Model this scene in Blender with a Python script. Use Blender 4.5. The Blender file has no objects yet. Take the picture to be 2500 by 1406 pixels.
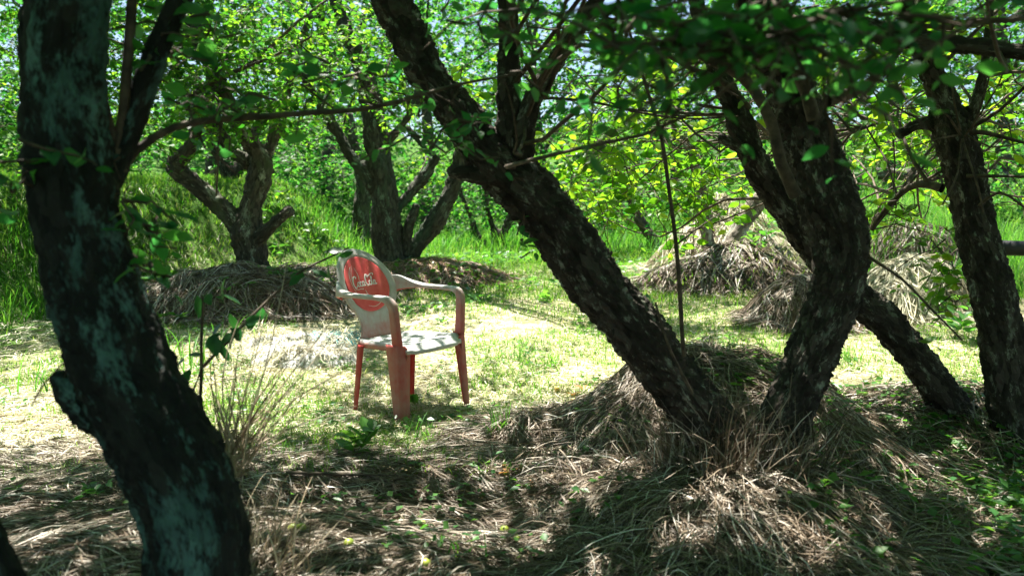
import bpy, math, random
import numpy as np
from mathutils import Vector, Matrix

RNG = np.random.default_rng(7)
random.seed(7)
SC = bpy.context.scene
COL = SC.collection

# ------------------------------------------------------------------ camera, world, sun
F_PX, W_PX, H_PX = 1900.0, 2500.0, 1406.0
CAM_H, HORIZ = 1.05, 560.0
PITCH = math.atan((H_PX / 2 - HORIZ) / F_PX)
cam = bpy.data.cameras.new("camera")
cam_o = bpy.data.objects.new("camera", cam)
COL.objects.link(cam_o)
cam_o.location = (0, 0, CAM_H)
cam_o.rotation_euler = (math.pi / 2 - PITCH, 0, 0)
cam.sensor_width = 36
cam.lens = 36 * F_PX / W_PX
cam.clip_start, cam.clip_end = 0.05, 400
cam.dof.use_dof = True
cam.dof.focus_distance = 4.3
cam.dof.aperture_fstop = 2.9
SC.camera = cam_o

SUN = np.array([-0.22, 0.30, 0.93]); SUN /= np.linalg.norm(SUN)
EL = math.asin(SUN[2]); AZ = math.atan2(SUN[0], SUN[1])
world = bpy.data.worlds.new("World")
SC.world = world
world.use_nodes = True
wn = world.node_tree
sky = wn.nodes.new("ShaderNodeTexSky")
sky.sky_type = 'NISHITA'
sky.sun_disc = False
sky.sun_elevation = EL
sky.sun_rotation = AZ
bg = wn.nodes["Background"]
wn.links.new(sky.outputs[0], bg.inputs[0])
bg.inputs[1].default_value = 0.05
sl = bpy.data.lights.new("sun", 'SUN')
sl.energy = 5.0
sl.angle = math.radians(0.53)
sl.color = (1.0, 0.95, 0.86)
so = bpy.data.objects.new("sun", sl)
COL.objects.link(so)
so.rotation_euler = Vector(SUN).to_track_quat('Z', 'Y').to_euler()
SC.view_settings.view_transform = 'Standard'
SC.view_settings.look = 'None'
SC.view_settings.gamma = 1
SC.view_settings.exposure = 2.2
SC.cycles.max_bounces = 6
SC.cycles.diffuse_bounces = 4
SC.cycles.transmission_bounces = 4
SC.cycles.transparent_max_bounces = 4

# ------------------------------------------------------------------ numeric helpers
def hash3(ix, iy, iz, seed=0):
    h = (ix.astype(np.int64) * 73856093) ^ (iy.astype(np.int64) * 19349663) ^ (iz.astype(np.int64) * 83492791) ^ (seed * 2654435761)
    h &= 0xFFFFFFFF
    h = ((h ^ (h >> 15)) * 2246822519) & 0xFFFFFFFF
    h = ((h ^ (h >> 13)) * 3266489917) & 0xFFFFFFFF
    h ^= h >> 16
    return h / 4294967296.0

def vnoise(p, seed=0):
    p = np.asarray(p, float)
    i = np.floor(p).astype(np.int64); f = p - i
    f = f * f * (3 - 2 * f)
    r = 0
    for dx in (0, 1):
        for dy in (0, 1):
            for dz in (0, 1):
                w = (f[:, 0] if dx else 1 - f[:, 0]) * (f[:, 1] if dy else 1 - f[:, 1]) * (f[:, 2] if dz else 1 - f[:, 2])
                r = r + w * hash3(i[:, 0] + dx, i[:, 1] + dy, i[:, 2] + dz, seed)
    return r * 2 - 1

def fbm(p, oct=4, seed=0):
    r, a = 0, 1.0
    p = np.asarray(p, float)
    for o in range(oct):
        r = r + a * vnoise(p * (2 ** o) + 17.3 * o, seed + o)
        a *= .5
    return r

def n2(x, y, s, seed=0):
    x = np.asarray(x, float); sh = x.shape
    p = np.stack([x.ravel() * s, np.asarray(y, float).ravel() * s, np.zeros(x.size)], 1)
    return vnoise(p, seed).reshape(sh)

def voronoi(p, seed=0):
    i = np.floor(p).astype(np.int64); f1 = np.full(len(p), 9.0); f2 = np.full(len(p), 9.0)
    for dx in (-1, 0, 1):
        for dy in (-1, 0, 1):
            for dz in (-1, 0, 1):
                c = i + (dx, dy, dz)
                o = np.stack([hash3(c[:, 0], c[:, 1], c[:, 2], seed + k) for k in range(3)], 1)
                d = np.linalg.norm(c + o - p, axis=1)
                n = d < f1
                f2 = np.where(n, f1, np.minimum(f2, d)); f1 = np.where(n, d, f1)
    return f1, f2

def sstep(a, b, x):
    t = np.clip((x - a) / (b - a), 0, 1)
    return t * t * (3 - 2 * t)

def norm(v):
    return v / np.maximum(np.linalg.norm(v, axis=-1, keepdims=True), 1e-9)

def P(px, py, D):
    a = (np.asarray(px, float) - W_PX / 2) / F_PX; b = (H_PX / 2 - np.asarray(py, float)) / F_PX
    D = np.asarray(D, float)
    c, s = math.cos(PITCH), math.sin(PITCH)
    y = c + b * s
    return np.stack(np.broadcast_arrays(a / y * D, D, CAM_H + (-s + b * c) / y * D), -1)

# ------------------------------------------------------------------ terrain
def base_h(x, y):
    x = np.asarray(x, float); y = np.asarray(y, float)
    z = .09 * 8 * np.clip((y - 5) / 8, 0, 1)
    z = z + .05 * sstep(4.5, 5.5, y) * 0
    # grassy bank on the left
    foot = -4.46 + (y - 7.5) * .49
    foot = np.where(y < 7.5, -4.46 - (7.5 - y) * .25, foot)
    foot = np.minimum(foot, -2.3 - .12 * (y - 12))
    d = foot - x
    z = z + 1.15 * sstep(-.1, 1.7, d) * sstep(3.5, 6.5, y) + .25 * sstep(1.5, 8, d)
    # rise on the right
    z = z + 1.0 * sstep(12.5, 17, y) * sstep(1.5, 5, x)
    # far hillside
    z = z + 7.0 * sstep(24, 60, y) + 6 * sstep(60, 120, y)
    z = z + .035 * n2(x, y, .9, 3) + .012 * n2(x, y, 3.1, 4)
    return z

MOUNDS = []   # cx, cy, rx, ry, h, rot, sharp, phase
def mound(px, D, rx, ry, h, sharp=1.0, dx=0):
    x = (px - 1250) / F_PX * D
    MOUNDS.append((x, D, rx, ry, h, sharp))
    return len(MOUNDS) - 1

def mound_h(i, x, y):
    cx, cy, rx, ry, h, sh = MOUNDS[i]
    wob = 1 + .20 * n2(x, y, 1.7, 40 + i) + .10 * n2(x, y, 4.3, 80 + i)
    d = np.sqrt(((x - cx) / rx) ** 2 + ((y - cy) / ry) ** 2) / wob
    t = np.clip(1 - d, 0, 1)
    return h * (t ** sh * (1.55 - .55 * t)) * (1 + .15 * n2(x, y, 3.3, 60 + i) + .05 * n2(x, y, 9, 90 + i)) - .01 * (d > 1)

M_FORE = mound(1840, 2.74, .60, .50, .125, .8)
M_HEAP = mound(1725, 3.75, 1.12, .76, .43, 1.15)
M_LEFT = mound(560, 7.8, 1.3, .75, .37, .8)
M_FTREE = mound(740, 8.6, 1.0, .7, .28, .8)
M_BIG = mound(1765, 10.3, 1.05, .9, .90, .9)
M_LOW = mound(1790, 9.2, 1.02, .62, .42, .75)
M_RIGHT = mound(2225, 7.6, .62, .60, .46, .65)
M_MID = mound(1965, 7.1, .52, .5, .40, .85)
M_DARK = mound(2220, 11.0, .85, .8, .62, .8)
M_GTREE = mound(1035, 9.6, .95, .75, .22, .8)
M_DTREE = mound(2330, 4.0, .75, .6, .16, .9)
M_ATREE = mound(420, 2.25, .9, .5, .14, .9)
M_ROW = mound(900, 3.15, 1.1, .35, .09, .9)

def surf(x, y, only=None):
    z = base_h(x, y)
    m = np.zeros_like(z)
    for i in range(len(MOUNDS)):
        m = np.maximum(m, mound_h(i, x, y))
    return z + m

def G(px, py, fn=None):
    fn = fn or base_h
    D = np.geomspace(1.2, 90, 1500)
    p = P(px, py, D)
    below = p[:, 2] < fn(p[:, 0], p[:, 1])
    k = int(np.argmax(below)) if below.any() else len(D) - 1
    return p[k] * 1.0

# lit and shaded patches of the orchard floor (keep-probability of overhead leaves)
def gpoly(pts):
    return np.array([G(a, b)[:2] for a, b in pts])

def inside(poly, x, y):
    c = np.zeros(x.shape, bool); n = len(poly)
    for i in range(n):
        x0, y0 = poly[i]; x1, y1 = poly[(i + 1) % n]
        k = ((y0 > y) != (y1 > y)) & (x < (x1 - x0) * (y - y0) / (y1 - y0 + 1e-12) + x0)
        c ^= k
    return c

LIT = [
    (.08, gpoly([(-350, 870), (60, 850), (420, 860), (640, 800), (860, 790), (880, 935), (770, 1010), (640, 1120), (250, 1130), (-350, 1150)])),
    (.06, gpoly([(940, 720), (1380, 690), (1450, 770), (1530, 870), (1400, 930), (1210, 960), (1150, 900), (1010, 870), (940, 800)])),
    (.15, gpoly([(1000, 880), (1500, 880), (1300, 960), (1100, 965)])),
    (.25, gpoly([(1480, 640), (1960, 700), (1900, 800), (1640, 790)])),
    (.15, gpoly([(2040, 800), (2260, 800), (2200, 900), (2080, 900)])),
    (.45, gpoly([(880, 965), (1250, 965), (1300, 1060), (1100, 1110), (800, 1110)])),
    (.35, gpoly([(-350, 760), (100, 760), (120, 840), (-350, 850)])),
]
SPOTS = [(1760, 1250, .17), (1950, 1350, .15), (1600, 1190, .07), (1430, 1210, .10), (1330, 1010, .10), (1590, 1010, .08), (1700, 860, .10), (2080, 1110, .10),
         (900, 1340, .10), (700, 1260, .08), (1200, 1160, .09), (1060, 1130, .08), (2300, 1290, .12), (1450, 1380, .12), (100, 1330, .12), (60, 1230, .08),
         (1000, 1255, .07), (1180, 1290, .09), (2130, 1010, .08), (2330, 1130, .07), (2200, 1190, .08), (1870, 1180, .07), (1690, 1360, .12), (1300, 1270, .07), (2420, 1340, .08)]
SPOTS = [(*G(a, b, surf)[:2], r * .75) for a, b, r in SPOTS]
for _ in range(240):
    _y = random.uniform(2.2, 4.2)
    SPOTS.append((random.uniform(-.7, .7) * _y, _y, random.uniform(.015, .06)))
SP = np.array(SPOTS)
def in_spots(x, y):
    m = np.zeros(len(x), bool)
    for sx, sy, r in SP: m |= (np.abs(x - sx) < r) & (np.abs(y - sy) < r) & (np.hypot(x - sx, y - sy) < r)
    return m

def keep_prob(x, y):
    k = np.where(y > 9.2, .30, 1.0)
    k = np.where((x < .6) & (y > 7.0), np.minimum(k, .35), k)
    k = np.where((x > .3) & (x < 4.2) & (y > 3.9) & (y < 6.4), .10, k)
    k = np.where((x > 3.4) & (y > 5.2), np.minimum(k, .5), k)
    k = np.where((x < -3.6) & (y > 5.2), .55 + .4 * n2(x, y, .8, 444), k)
    for p, poly in LIT:
        k = np.where(inside(poly, x, y), np.minimum(k, p), k)
    k = np.where(np.hypot(x + .68, y - 1.93) < .16, .1, k)
    k = np.where(np.hypot(x - 2.75, y - 9.9) < 1.4, .05, k)
    k = np.where(np.hypot((x + 3.0) / 1.2, (y - 7.6) / .6) < 1, .35, k)
    k = np.where((x > -.2) & (y < 1.35), 1, k)
    # the chair stands in shade
    k = np.where((np.hypot(x + .52, y - 4.30) < .62), .62, k)
    for sx, sy, r in SPOTS:
        k = np.where(np.hypot(x - sx, (y - sy)) < r, .0, k)
    return k

def sun_foot(p):
    g = .1
    t = (p[:, 2] - g) / SUN[2]
    return p[:, 0] - SUN[0] * t, p[:, 1] - SUN[1] * t

# ------------------------------------------------------------------ mesh building
def np_mesh(name, parts, mats, smooth=False, attrs=None):
    """parts: list of (verts Nx3, faces MxK, material index)"""
    vs, loops, starts, mi, off, ls = [], [], [], [], 0, 0
    for v, f, m in parts:
        if len(v) == 0 or len(f) == 0: continue
        vs.append(v); k = f.shape[1]
        loops.append((f + off).ravel()); starts.append(ls + np.arange(len(f)) * k)
        ls += f.size; off += len(v)
        mi.append(np.full(len(f), m))
    me = bpy.data.meshes.new(name)
    if not vs: return me
    V = np.concatenate(vs); L = np.concatenate(loops); S = np.concatenate(starts)
    me.vertices.add(len(V)); me.vertices.foreach_set("co", V.astype(np.float32).ravel())
    me.loops.add(len(L)); me.loops.foreach_set("vertex_index", L.astype(np.int32))
    me.polygons.add(len(S)); me.polygons.foreach_set("loop_start", S.astype(np.int32))
    me.polygons.foreach_set("material_index", np.concatenate(mi).astype(np.int32))
    if smooth: me.polygons.foreach_set("use_smooth", np.ones(len(S), bool))
    for m in mats: me.materials.append(m)
    me.update(calc_edges=True)
    if attrs:
        for an, (ty, data) in attrs.items():
            a = me.attributes.new(an, ty, 'POINT')
            a.data.foreach_set('vector' if ty == 'FLOAT_VECTOR' else 'value', data.astype(np.float32).ravel())
    return me

def link(name, me, parent=None, **props):
    o = bpy.data.objects.new(name, me)
    COL.objects.link(o)
    if parent is not None: o.parent = parent
    for k, v in props.items(): o[k] = v
    return o

def empty(name, loc, label, category, group=None):
    o = bpy.data.objects.new(name, None)
    COL.objects.link(o); o.location = loc; o.empty_display_size = .1
    o["label"] = label; o["category"] = category
    if group: o["group"] = group
    return o

def at_origin(me, loc):
    co = np.empty(len(me.vertices) * 3, np.float32); me.vertices.foreach_get("co", co)
    co = co.reshape(-1, 3) - np.array(loc, np.float32); me.vertices.foreach_set("co", co.ravel())
    return me

def tubes(paths, rad, sides=3):
    N, K, _ = paths.shape
    t = norm(np.gradient(paths, axis=1))
    ref = np.where(np.abs(t[..., 2:3]) > .9, np.array([1., 0, 0]), np.array([0, 0, 1.]))
    a = norm(np.cross(t, ref)); b = np.cross(t, a)
    ang = np.arange(sides) * 2 * np.pi / sides
    v = paths[:, :, None] + rad[:, :, None, None] * (a[:, :, None] * np.cos(ang)[None, None, :, None] + b[:, :, None] * np.sin(ang)[None, None, :, None])
    idx = np.arange(N * K * sides).reshape(N, K, sides)
    nx = np.roll(idx, -1, 2)
    f = np.stack([idx[:, :-1], nx[:, :-1], nx[:, 1:], idx[:, 1:]], -1).reshape(-1, 4)
    return v.reshape(-1, 3), f

def ribbons(paths, width, side):
    """flat blades: paths N,K,3  width N,K  side N,3 or N,K,3"""
    N, K, _ = paths.shape
    if side.ndim == 2: side = side[:, None]
    o = side * width[..., None] * .5
    v = np.stack([paths - o, paths + o], 2)
    idx = np.arange(N * K * 2).reshape(N, K, 2)
    f = np.stack([idx[:, :-1, 0], idx[:, :-1, 1], idx[:, 1:, 1], idx[:, 1:, 0]], -1).reshape(-1, 4)
    return v.reshape(-1, 3), f

LEAF_HI = (np.array([[0, 0, 0], [-.19, .22, .05], [-.27, .48, .05], [-.15, .78, .02], [0, 1.0, -.10], [.15, .78, .02], [.27, .48, .05], [.19, .22, .05], [0, .3, -.01], [0, .62, -.02]]),
           np.array([[0, 1, 8, 0], [1, 2, 9, 8], [2, 3, 9, 9], [3, 4, 9, 9], [0, 8, 7, 7], [8, 9, 6, 7], [9, 5, 6, 6], [9, 4, 5, 5]]))
LEAF_LO = (np.array([[0, 0, 0], [-.31, .42, .07], [0, 1., -.06], [.31, .42, .07]]), np.array([[0, 1, 2], [0, 2, 3]]))

def leaves(pos, d, n, size, hi=False):
    d = norm(d); s = norm(np.cross(d, n)); n = np.cross(s, d)
    N = len(pos)
    if hi:
        V = LEAF_HI[0]
        tris = np.array([[0, 1, 8], [1, 2, 9], [1, 9, 8], [2, 3, 9], [3, 4, 9], [0, 8, 7], [8, 9, 6], [8, 6, 7], [9, 5, 6], [9, 4, 5]])
    else:
        V, tris = LEAF_LO
    w = np.repeat((size * RNG.uniform(.8, 1.25, N))[:, None], 1, 1)
    v = pos[:, None] + s[:, None] * V[None, :, 0:1] * w[:, None] + d[:, None] * V[None, :, 1:2] * size[:, None, None] + n[:, None] * V[None, :, 2:3] * size[:, None, None]
    f = tris[None] + (np.arange(N) * len(V))[:, None, None]
    return v.reshape(-1, 3), f.reshape(-1, 3)

def sprays(orig, size, hi=False, nl=(7, 13), droop=.35, up=.75, length=.42, cull=False):
    """leafy twigs growing from each origin"""
    N = len(orig)
    if N == 0: return [], None
    az = RNG.uniform(0, 2 * np.pi, N); tilt = RNG.normal(.05, .4, N)
    d0 = np.stack([np.cos(az) * np.cos(tilt), np.sin(az) * np.cos(tilt), np.sin(tilt)], 1)
    L = length * RNG.uniform(.6, 1.35, N); K = 5
    t = np.linspace(0, 1, K)
    path = orig[:, None] + d0[:, None] * (L[:, None, None] * t[None, :, None])
    path[..., 2] -= droop * L[:, None] * t[None] ** 2 * RNG.uniform(.2, 1.4, N)[:, None]
    path += RNG.normal(0, .012, path.shape)
    rad = .0022 + .002 * (1 - t)[None] * np.ones((N, 1))
    tv, tf = tubes(path, rad, 3)
    M = nl[1]
    u = (np.arange(M) + .6) / M; u = np.clip(u[None] + RNG.normal(0, .03, (N, M)), .05, 1)
    keep = RNG.random((N, M)) < RNG.uniform(nl[0] / nl[1], 1, N)[:, None]
    pos = orig[:, None] + d0[:, None] * (L[:, None, None] * u[..., None])
    pos[..., 2] -= droop * L[:, None] * u ** 2 * .8
    side = norm(np.cross(d0, [0, 0, 1.]))
    sg = np.where(np.arange(M) % 2, 1., -1.)[None, :, None]
    dl = d0[:, None] * .55 + side[:, None] * sg * .9 + RNG.normal(0, .33, (N, M, 3)) + np.array([0, 0, -.22])
    nn = np.array([0, 0, up]) + RNG.normal(0, .5, (N, M, 3))
    sz = size * RNG.uniform(.6, 1.25, (N, M))
    k = keep.ravel()
    if cull:
        fx, fy = sun_foot(pos.reshape(-1, 3)); k &= ~in_spots(fx, fy)
        k &= RNG.random(len(k)) < np.sqrt(keep_prob(fx, fy))
    lv, lf = leaves(pos.reshape(-1, 3)[k], dl.reshape(-1, 3)[k], nn.reshape(-1, 3)[k], sz.ravel()[k], hi)
    return [(lv, lf, 0), (tv, tf, 1)], path

# ------------------------------------------------------------------ materials
def new_mat(name):
    m = bpy.data.materials.new(name); m.use_nodes = True
    nt = m.node_tree
    for n in list(nt.nodes): nt.nodes.remove(n)
    out = nt.nodes.new("ShaderNodeOutputMaterial")
    return m, nt, out

def N_(nt, t, **kw):
    n = nt.nodes.new(t)
    for k, v in kw.items(): setattr(n, k, v)
    return n

def ramp(nt, fac, stops):
    r = nt.nodes.new("ShaderNodeValToRGB")
    els = r.color_ramp.elements
    els[0].position, els[0].color = stops[0][0], (*stops[0][1], 1)
    els[1].position, els[1].color = stops[-1][0], (*stops[-1][1], 1)
    for p, c in stops[1:-1]:
        e = els.new(p); e.color = (*c, 1)
    nt.links.new(fac, r.inputs[0])
    return r.outputs[0]

def mixc(nt, fac, a, b):
    n = nt.nodes.new("ShaderNodeMix"); n.data_type = 'RGBA'
    for i, v in ((0, fac), (6, a), (7, b)):
        if hasattr(v, 'is_linked') or hasattr(v, 'links'): nt.links.new(v, n.inputs[i])
        else: n.inputs[i].default_value = v if i == 0 else (*v, 1)
    return n.outputs[2]

def noise(nt, vec, scale, detail=4, rough=.55):
    n = nt.nodes.new("ShaderNodeTexNoise"); n.inputs['Scale'].default_value = scale
    n.inputs['Detail'].default_value = detail; n.inputs['Roughness'].default_value = rough
    if vec is not None: nt.links.new(vec, n.inputs['Vector'])
    return n.outputs[0]

def leaf_mat(name, stops, trans, tw=.5, rough=.45, spec=.3):
    m, nt, out = new_mat(name)
    g = N_(nt, "ShaderNodeNewGeometry")
    c = ramp(nt, g.outputs['Random Per Island'], stops)
    c2 = ramp(nt, g.outputs['Random Per Island'], trans)
    p = N_(nt, "ShaderNodeBsdfPrincipled")
    p.inputs['Roughness'].default_value = rough
    p.inputs['Specular IOR Level'].default_value = spec
    nt.links.new(c, p.inputs['Base Color'])
    t = N_(nt, "ShaderNodeBsdfTranslucent"); nt.links.new(c2, t.inputs[0])
    mx = N_(nt, "ShaderNodeMixShader"); mx.inputs[0].default_value = tw
    nt.links.new(p.outputs[0], mx.inputs[1]); nt.links.new(t.outputs[0], mx.inputs[2])
    nt.links.new(mx.outputs[0], out.inputs[0])
    return m

LEAF = leaf_mat("plum_leaf", [(0, (.022, .075, .012)), (.6, (.045, .13, .016)), (1, (.09, .18, .02))],
                [(0, (.08, .30, .01)), (.6, (.22, .50, .015)), (1, (.42, .62, .03))], .52)
LEAF_NEAR = leaf_mat("near_leaf", [(0, (.012, .065, .040)), (1, (.035, .12, .045))], [(0, (.05, .30, .06)), (1, (.14, .48, .05))], .48, .42, .4)
LEAF_MID = leaf_mat("sunlit_leaf", [(0, (.014, .06, .008)), (.6, (.04, .13, .014)), (1, (.10, .21, .025))], [(0, (.04, .22, .012)), (.6, (.16, .46, .02)), (1, (.36, .62, .035))], .48, .5, .2)
DARK_LEAF = leaf_mat("dark_leaf", [(0, (.010, .05, .022)), (1, (.022, .08, .028))], [(0, (.02, .13, .025)), (1, (.05, .22, .03))], .4, .4, .4)
LEAF_FAR = leaf_mat("far_leaf", [(0, (.008, .045, .010)), (.6, (.022, .10, .014)), (1, (.065, .17, .022))],
                    [(0, (.02, .17, .022)), (.6, (.08, .34, .03)), (1, (.22, .52, .04))], .45, .5, .2)
GRASS = leaf_mat("grass_blade", [(0, (.03, .12, .010)), (.6, (.07, .18, .016)), (.88, (.15, .23, .04)), (1, (.30, .27, .13))],
                [(0, (.10, .36, .01)), (.7, (.24, .50, .02)), (1, (.42, .44, .12))], .42, .5, .15)
TALL = leaf_mat("tall_grass_blade", [(0, (.018, .09, .010)), (1, (.06, .18, .02))], [(0, (.06, .30, .02)), (.7, (.16, .44, .03)), (1, (.34, .56, .08))], .45, .5, .15)
WEED = leaf_mat("weed_leaf", [(0, (.03, .11, .03)), (1, (.07, .18, .035))], [(0, (.10, .36, .03)), (1, (.24, .5, .05))], .42, .4, .4)

def straw_mat(name, stops, tw=.15):
    m, nt, out = new_mat(name)
    g = N_(nt, "ShaderNodeNewGeometry")
    c = ramp(nt, g.outputs['Random Per Island'], stops)
    tc = N_(nt, "ShaderNodeTexCoord")
    nz = noise(nt, tc.outputs['Object'], 2.3, 3)
    c = mixc(nt, ramp(nt, nz, [(.45, (0, 0, 0)), (.65, (.4, .4, .4))]), c, (.17, .11, .07))
    p = N_(nt, "ShaderNodeBsdfPrincipled"); p.inputs['Roughness'].default_value = .55
    p.inputs['Specular IOR Level'].default_value = .35
    nt.links.new(c, p.inputs['Base Color'])
    t = N_(nt, "ShaderNodeBsdfTranslucent"); nt.links.new(c, t.inputs[0])
    mx = N_(nt, "ShaderNodeMixShader"); mx.inputs[0].default_value = tw
    nt.links.new(p.outputs[0], mx.inputs[1]); nt.links.new(t.outputs[0], mx.inputs[2])
    nt.links.new(mx.outputs[0], out.inputs[0])
    return m

STRAW = straw_mat("straw", [(0, (.035, .025, .015)), (.3, (.11, .08, .05)), (.65, (.24, .19, .135)), (.87, (.44, .39, .32)), (1, (.62, .59, .53))])
HAY = straw_mat("pale_hay", [(0, (.22, .20, .11)), (.4, (.48, .45, .30)), (1, (.70, .67, .52))])
STALK = straw_mat("dry_stalk", [(0, (.16, .11, .06)), (.5, (.38, .30, .19)), (1, (.58, .50, .36))])
REDSTRAW = straw_mat("reddish_straw", [(0, (.13, .06, .035)), (.4, (.27, .15, .09)), (1, (.50, .37, .28))])

def bark_mat(name, dark, mid, lich, lichen=.5, lscale=7, moss=None):
    m, nt, out = new_mat(name)
    a = N_(nt, "ShaderNodeAttribute", attribute_name="bark")
    v = a.outputs['Vector']
    n1 = noise(nt, v, 26, 6, .65)
    c = ramp(nt, n1, [(.3, dark), (.7, mid)])
    vc = N_(nt, "ShaderNodeTexVoronoi"); vc.inputs['Scale'].default_value = 38
    nt.links.new(v, vc.inputs['Vector'])
    sc_ = N_(nt, "ShaderNodeSeparateColor"); nt.links.new(vc.outputs['Color'], sc_.inputs[0])
    plate = tuple(min(1, q * 1.9) for q in mid)
    c = mixc(nt, ramp(nt, sc_.outputs[0], [(.5, (0, 0, 0)), (1, (.6, .6, .6))]), c, plate)  # bark plates vary in tone; pale ones also stand in for highlights on flakes
    n3 = noise(nt, v, lscale, 8, .72)
    lo = .5 + (.5 - lichen) * .35
    nf = noise(nt, v, 95, 3, .6)
    lc = mixc(nt, ramp(nt, noise(nt, v, lscale * 2.3, 4), [(.4, (0, 0, 0)), (.65, (1, 1, 1))]), lich, tuple(min(1, q * 2.0 + .02) for q in lich))
    mk = N_(nt, "ShaderNodeMath", operation='MULTIPLY_ADD'); mk.inputs[1].default_value = .28; nt.links.new(nf, mk.inputs[0]); nt.links.new(n3, mk.inputs[2])
    c = mixc(nt, ramp(nt, mk.outputs[0], [(lo + .13, (0, 0, 0)), (lo + .21, (.9, .9, .9))]), c, lc)
    if moss:
        n4 = noise(nt, v, 3.3, 4, .6)
        c = mixc(nt, ramp(nt, n4, [(.53, (0, 0, 0)), (.63, (.7, .7, .7))]), c, moss)
    p = N_(nt, "ShaderNodeBsdfPrincipled"); p.inputs['Roughness'].default_value = .85
    p.inputs['Specular IOR Level'].default_value = .2
    nt.links.new(c, p.inputs['Base Color'])
    vo = N_(nt, "ShaderNodeTexVoronoi", feature='DISTANCE_TO_EDGE'); vo.inputs['Scale'].default_value = 60
    nt.links.new(v, vo.inputs['Vector'])
    ad = N_(nt, "ShaderNodeMath", operation='ADD')
    mn = N_(nt, "ShaderNodeMath", operation='MINIMUM'); mn.inputs[1].default_value = .25
    nt.links.new(vo.outputs['Distance'], mn.inputs[0]); nt.links.new(mn.outputs[0], ad.inputs[0]); nt.links.new(n1, ad.inputs[1])
    b = N_(nt, "ShaderNodeBump"); b.inputs['Strength'].default_value = .9; b.inputs['Distance'].default_value = .012
    nt.links.new(ad.outputs[0], b.inputs['Height']); nt.links.new(b.outputs[0], p.inputs['Normal'])
    nt.links.new(p.outputs[0], out.inputs[0])
    return m

BARK_A = bark_mat("bark_lichened", (.006, .007, .007), (.020, .021, .018), (.05, .105, .092), .43, 7)
BARK_B = bark_mat("bark_dark", (.012, .010, .008), (.062, .053, .043), (.16, .17, .135), .30, 26)
BARK_F = bark_mat("bark_grey", (.020, .018, .014), (.075, .067, .052), (.19, .21, .165), .30, 9, (.07, .10, .045))
BARK_J = bark_mat("bark_pale", (.06, .05, .04), (.22, .19, .15), (.28, .30, .25), .4, 9)
BARK_G = bark_mat("bark_mossy", (.016, .017, .012), (.060, .062, .046), (.10, .14, .10), .28, 9, (.05, .09, .05))
TWIG = new_mat("twig")
def twig_mat():
    m, nt, out = TWIG
    p = N_(nt, "ShaderNodeBsdfPrincipled"); p.inputs['Roughness'].default_value = .8
    tc = N_(nt, "ShaderNodeTexCoord")
    nt.links.new(ramp(nt, noise(nt, tc.outputs['Object'], 30, 3), [(.35, (.035, .024, .016)), (.7, (.12, .085, .055))]), p.inputs['Base Color'])
    nt.links.new(p.outputs[0], out.inputs[0])
    return m
TWIG = twig_mat()

def ground_mat():
    m, nt, out = new_mat("orchard_floor")
    tc = N_(nt, "ShaderNodeTexCoord"); v = tc.outputs['Object']
    big = noise(nt, v, .7, 4); fine = noise(nt, v, 22, 6, .7); mid = noise(nt, v, 4, 5, .6)
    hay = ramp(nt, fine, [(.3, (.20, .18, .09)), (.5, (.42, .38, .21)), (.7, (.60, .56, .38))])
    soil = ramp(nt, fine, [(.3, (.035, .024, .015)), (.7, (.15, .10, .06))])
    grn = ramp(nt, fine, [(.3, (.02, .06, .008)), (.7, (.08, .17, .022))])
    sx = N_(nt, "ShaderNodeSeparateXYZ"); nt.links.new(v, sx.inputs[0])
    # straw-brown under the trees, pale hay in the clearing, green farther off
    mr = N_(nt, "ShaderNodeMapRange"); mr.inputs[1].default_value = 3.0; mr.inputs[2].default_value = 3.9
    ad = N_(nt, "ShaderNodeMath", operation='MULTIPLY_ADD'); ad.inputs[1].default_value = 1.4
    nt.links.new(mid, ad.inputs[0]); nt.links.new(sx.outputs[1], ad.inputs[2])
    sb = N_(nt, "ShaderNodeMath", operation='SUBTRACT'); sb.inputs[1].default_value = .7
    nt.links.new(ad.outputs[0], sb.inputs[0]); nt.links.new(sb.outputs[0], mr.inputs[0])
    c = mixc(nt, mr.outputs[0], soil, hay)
    gm = ramp(nt, mid, [(.47, (0, 0, 0)), (.62, (.75, .75, .75))])
    c = mixc(nt, gm, c, grn)
    mf = N_(nt, "ShaderNodeMapRange"); mf.inputs[1].default_value = 8.5; mf.inputs[2].default_value = 11.5
    nt.links.new(sb.outputs[0], mf.inputs[0])
    c = mixc(nt, mf.outputs[0], c, grn)
    mb = N_(nt, "ShaderNodeMapRange"); mb.inputs[1].default_value = -3.2; mb.inputs[2].default_value = -4.2
    nt.links.new(sx.outputs[0], mb.inputs[0]); c = mixc(nt, mb.outputs[0], c, grn)
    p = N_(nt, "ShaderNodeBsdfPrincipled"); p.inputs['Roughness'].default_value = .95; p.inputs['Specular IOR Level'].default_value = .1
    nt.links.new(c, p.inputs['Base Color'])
    b = N_(nt, "ShaderNodeBump"); b.inputs['Strength'].default_value = 1; b.inputs['Distance'].default_value = .02
    nt.links.new(fine, b.inputs['Height']); nt.links.new(b.outputs[0], p.inputs['Normal'])
    nt.links.new(p.outputs[0], out.inputs[0])
    return m
GROUND = ground_mat()

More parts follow.
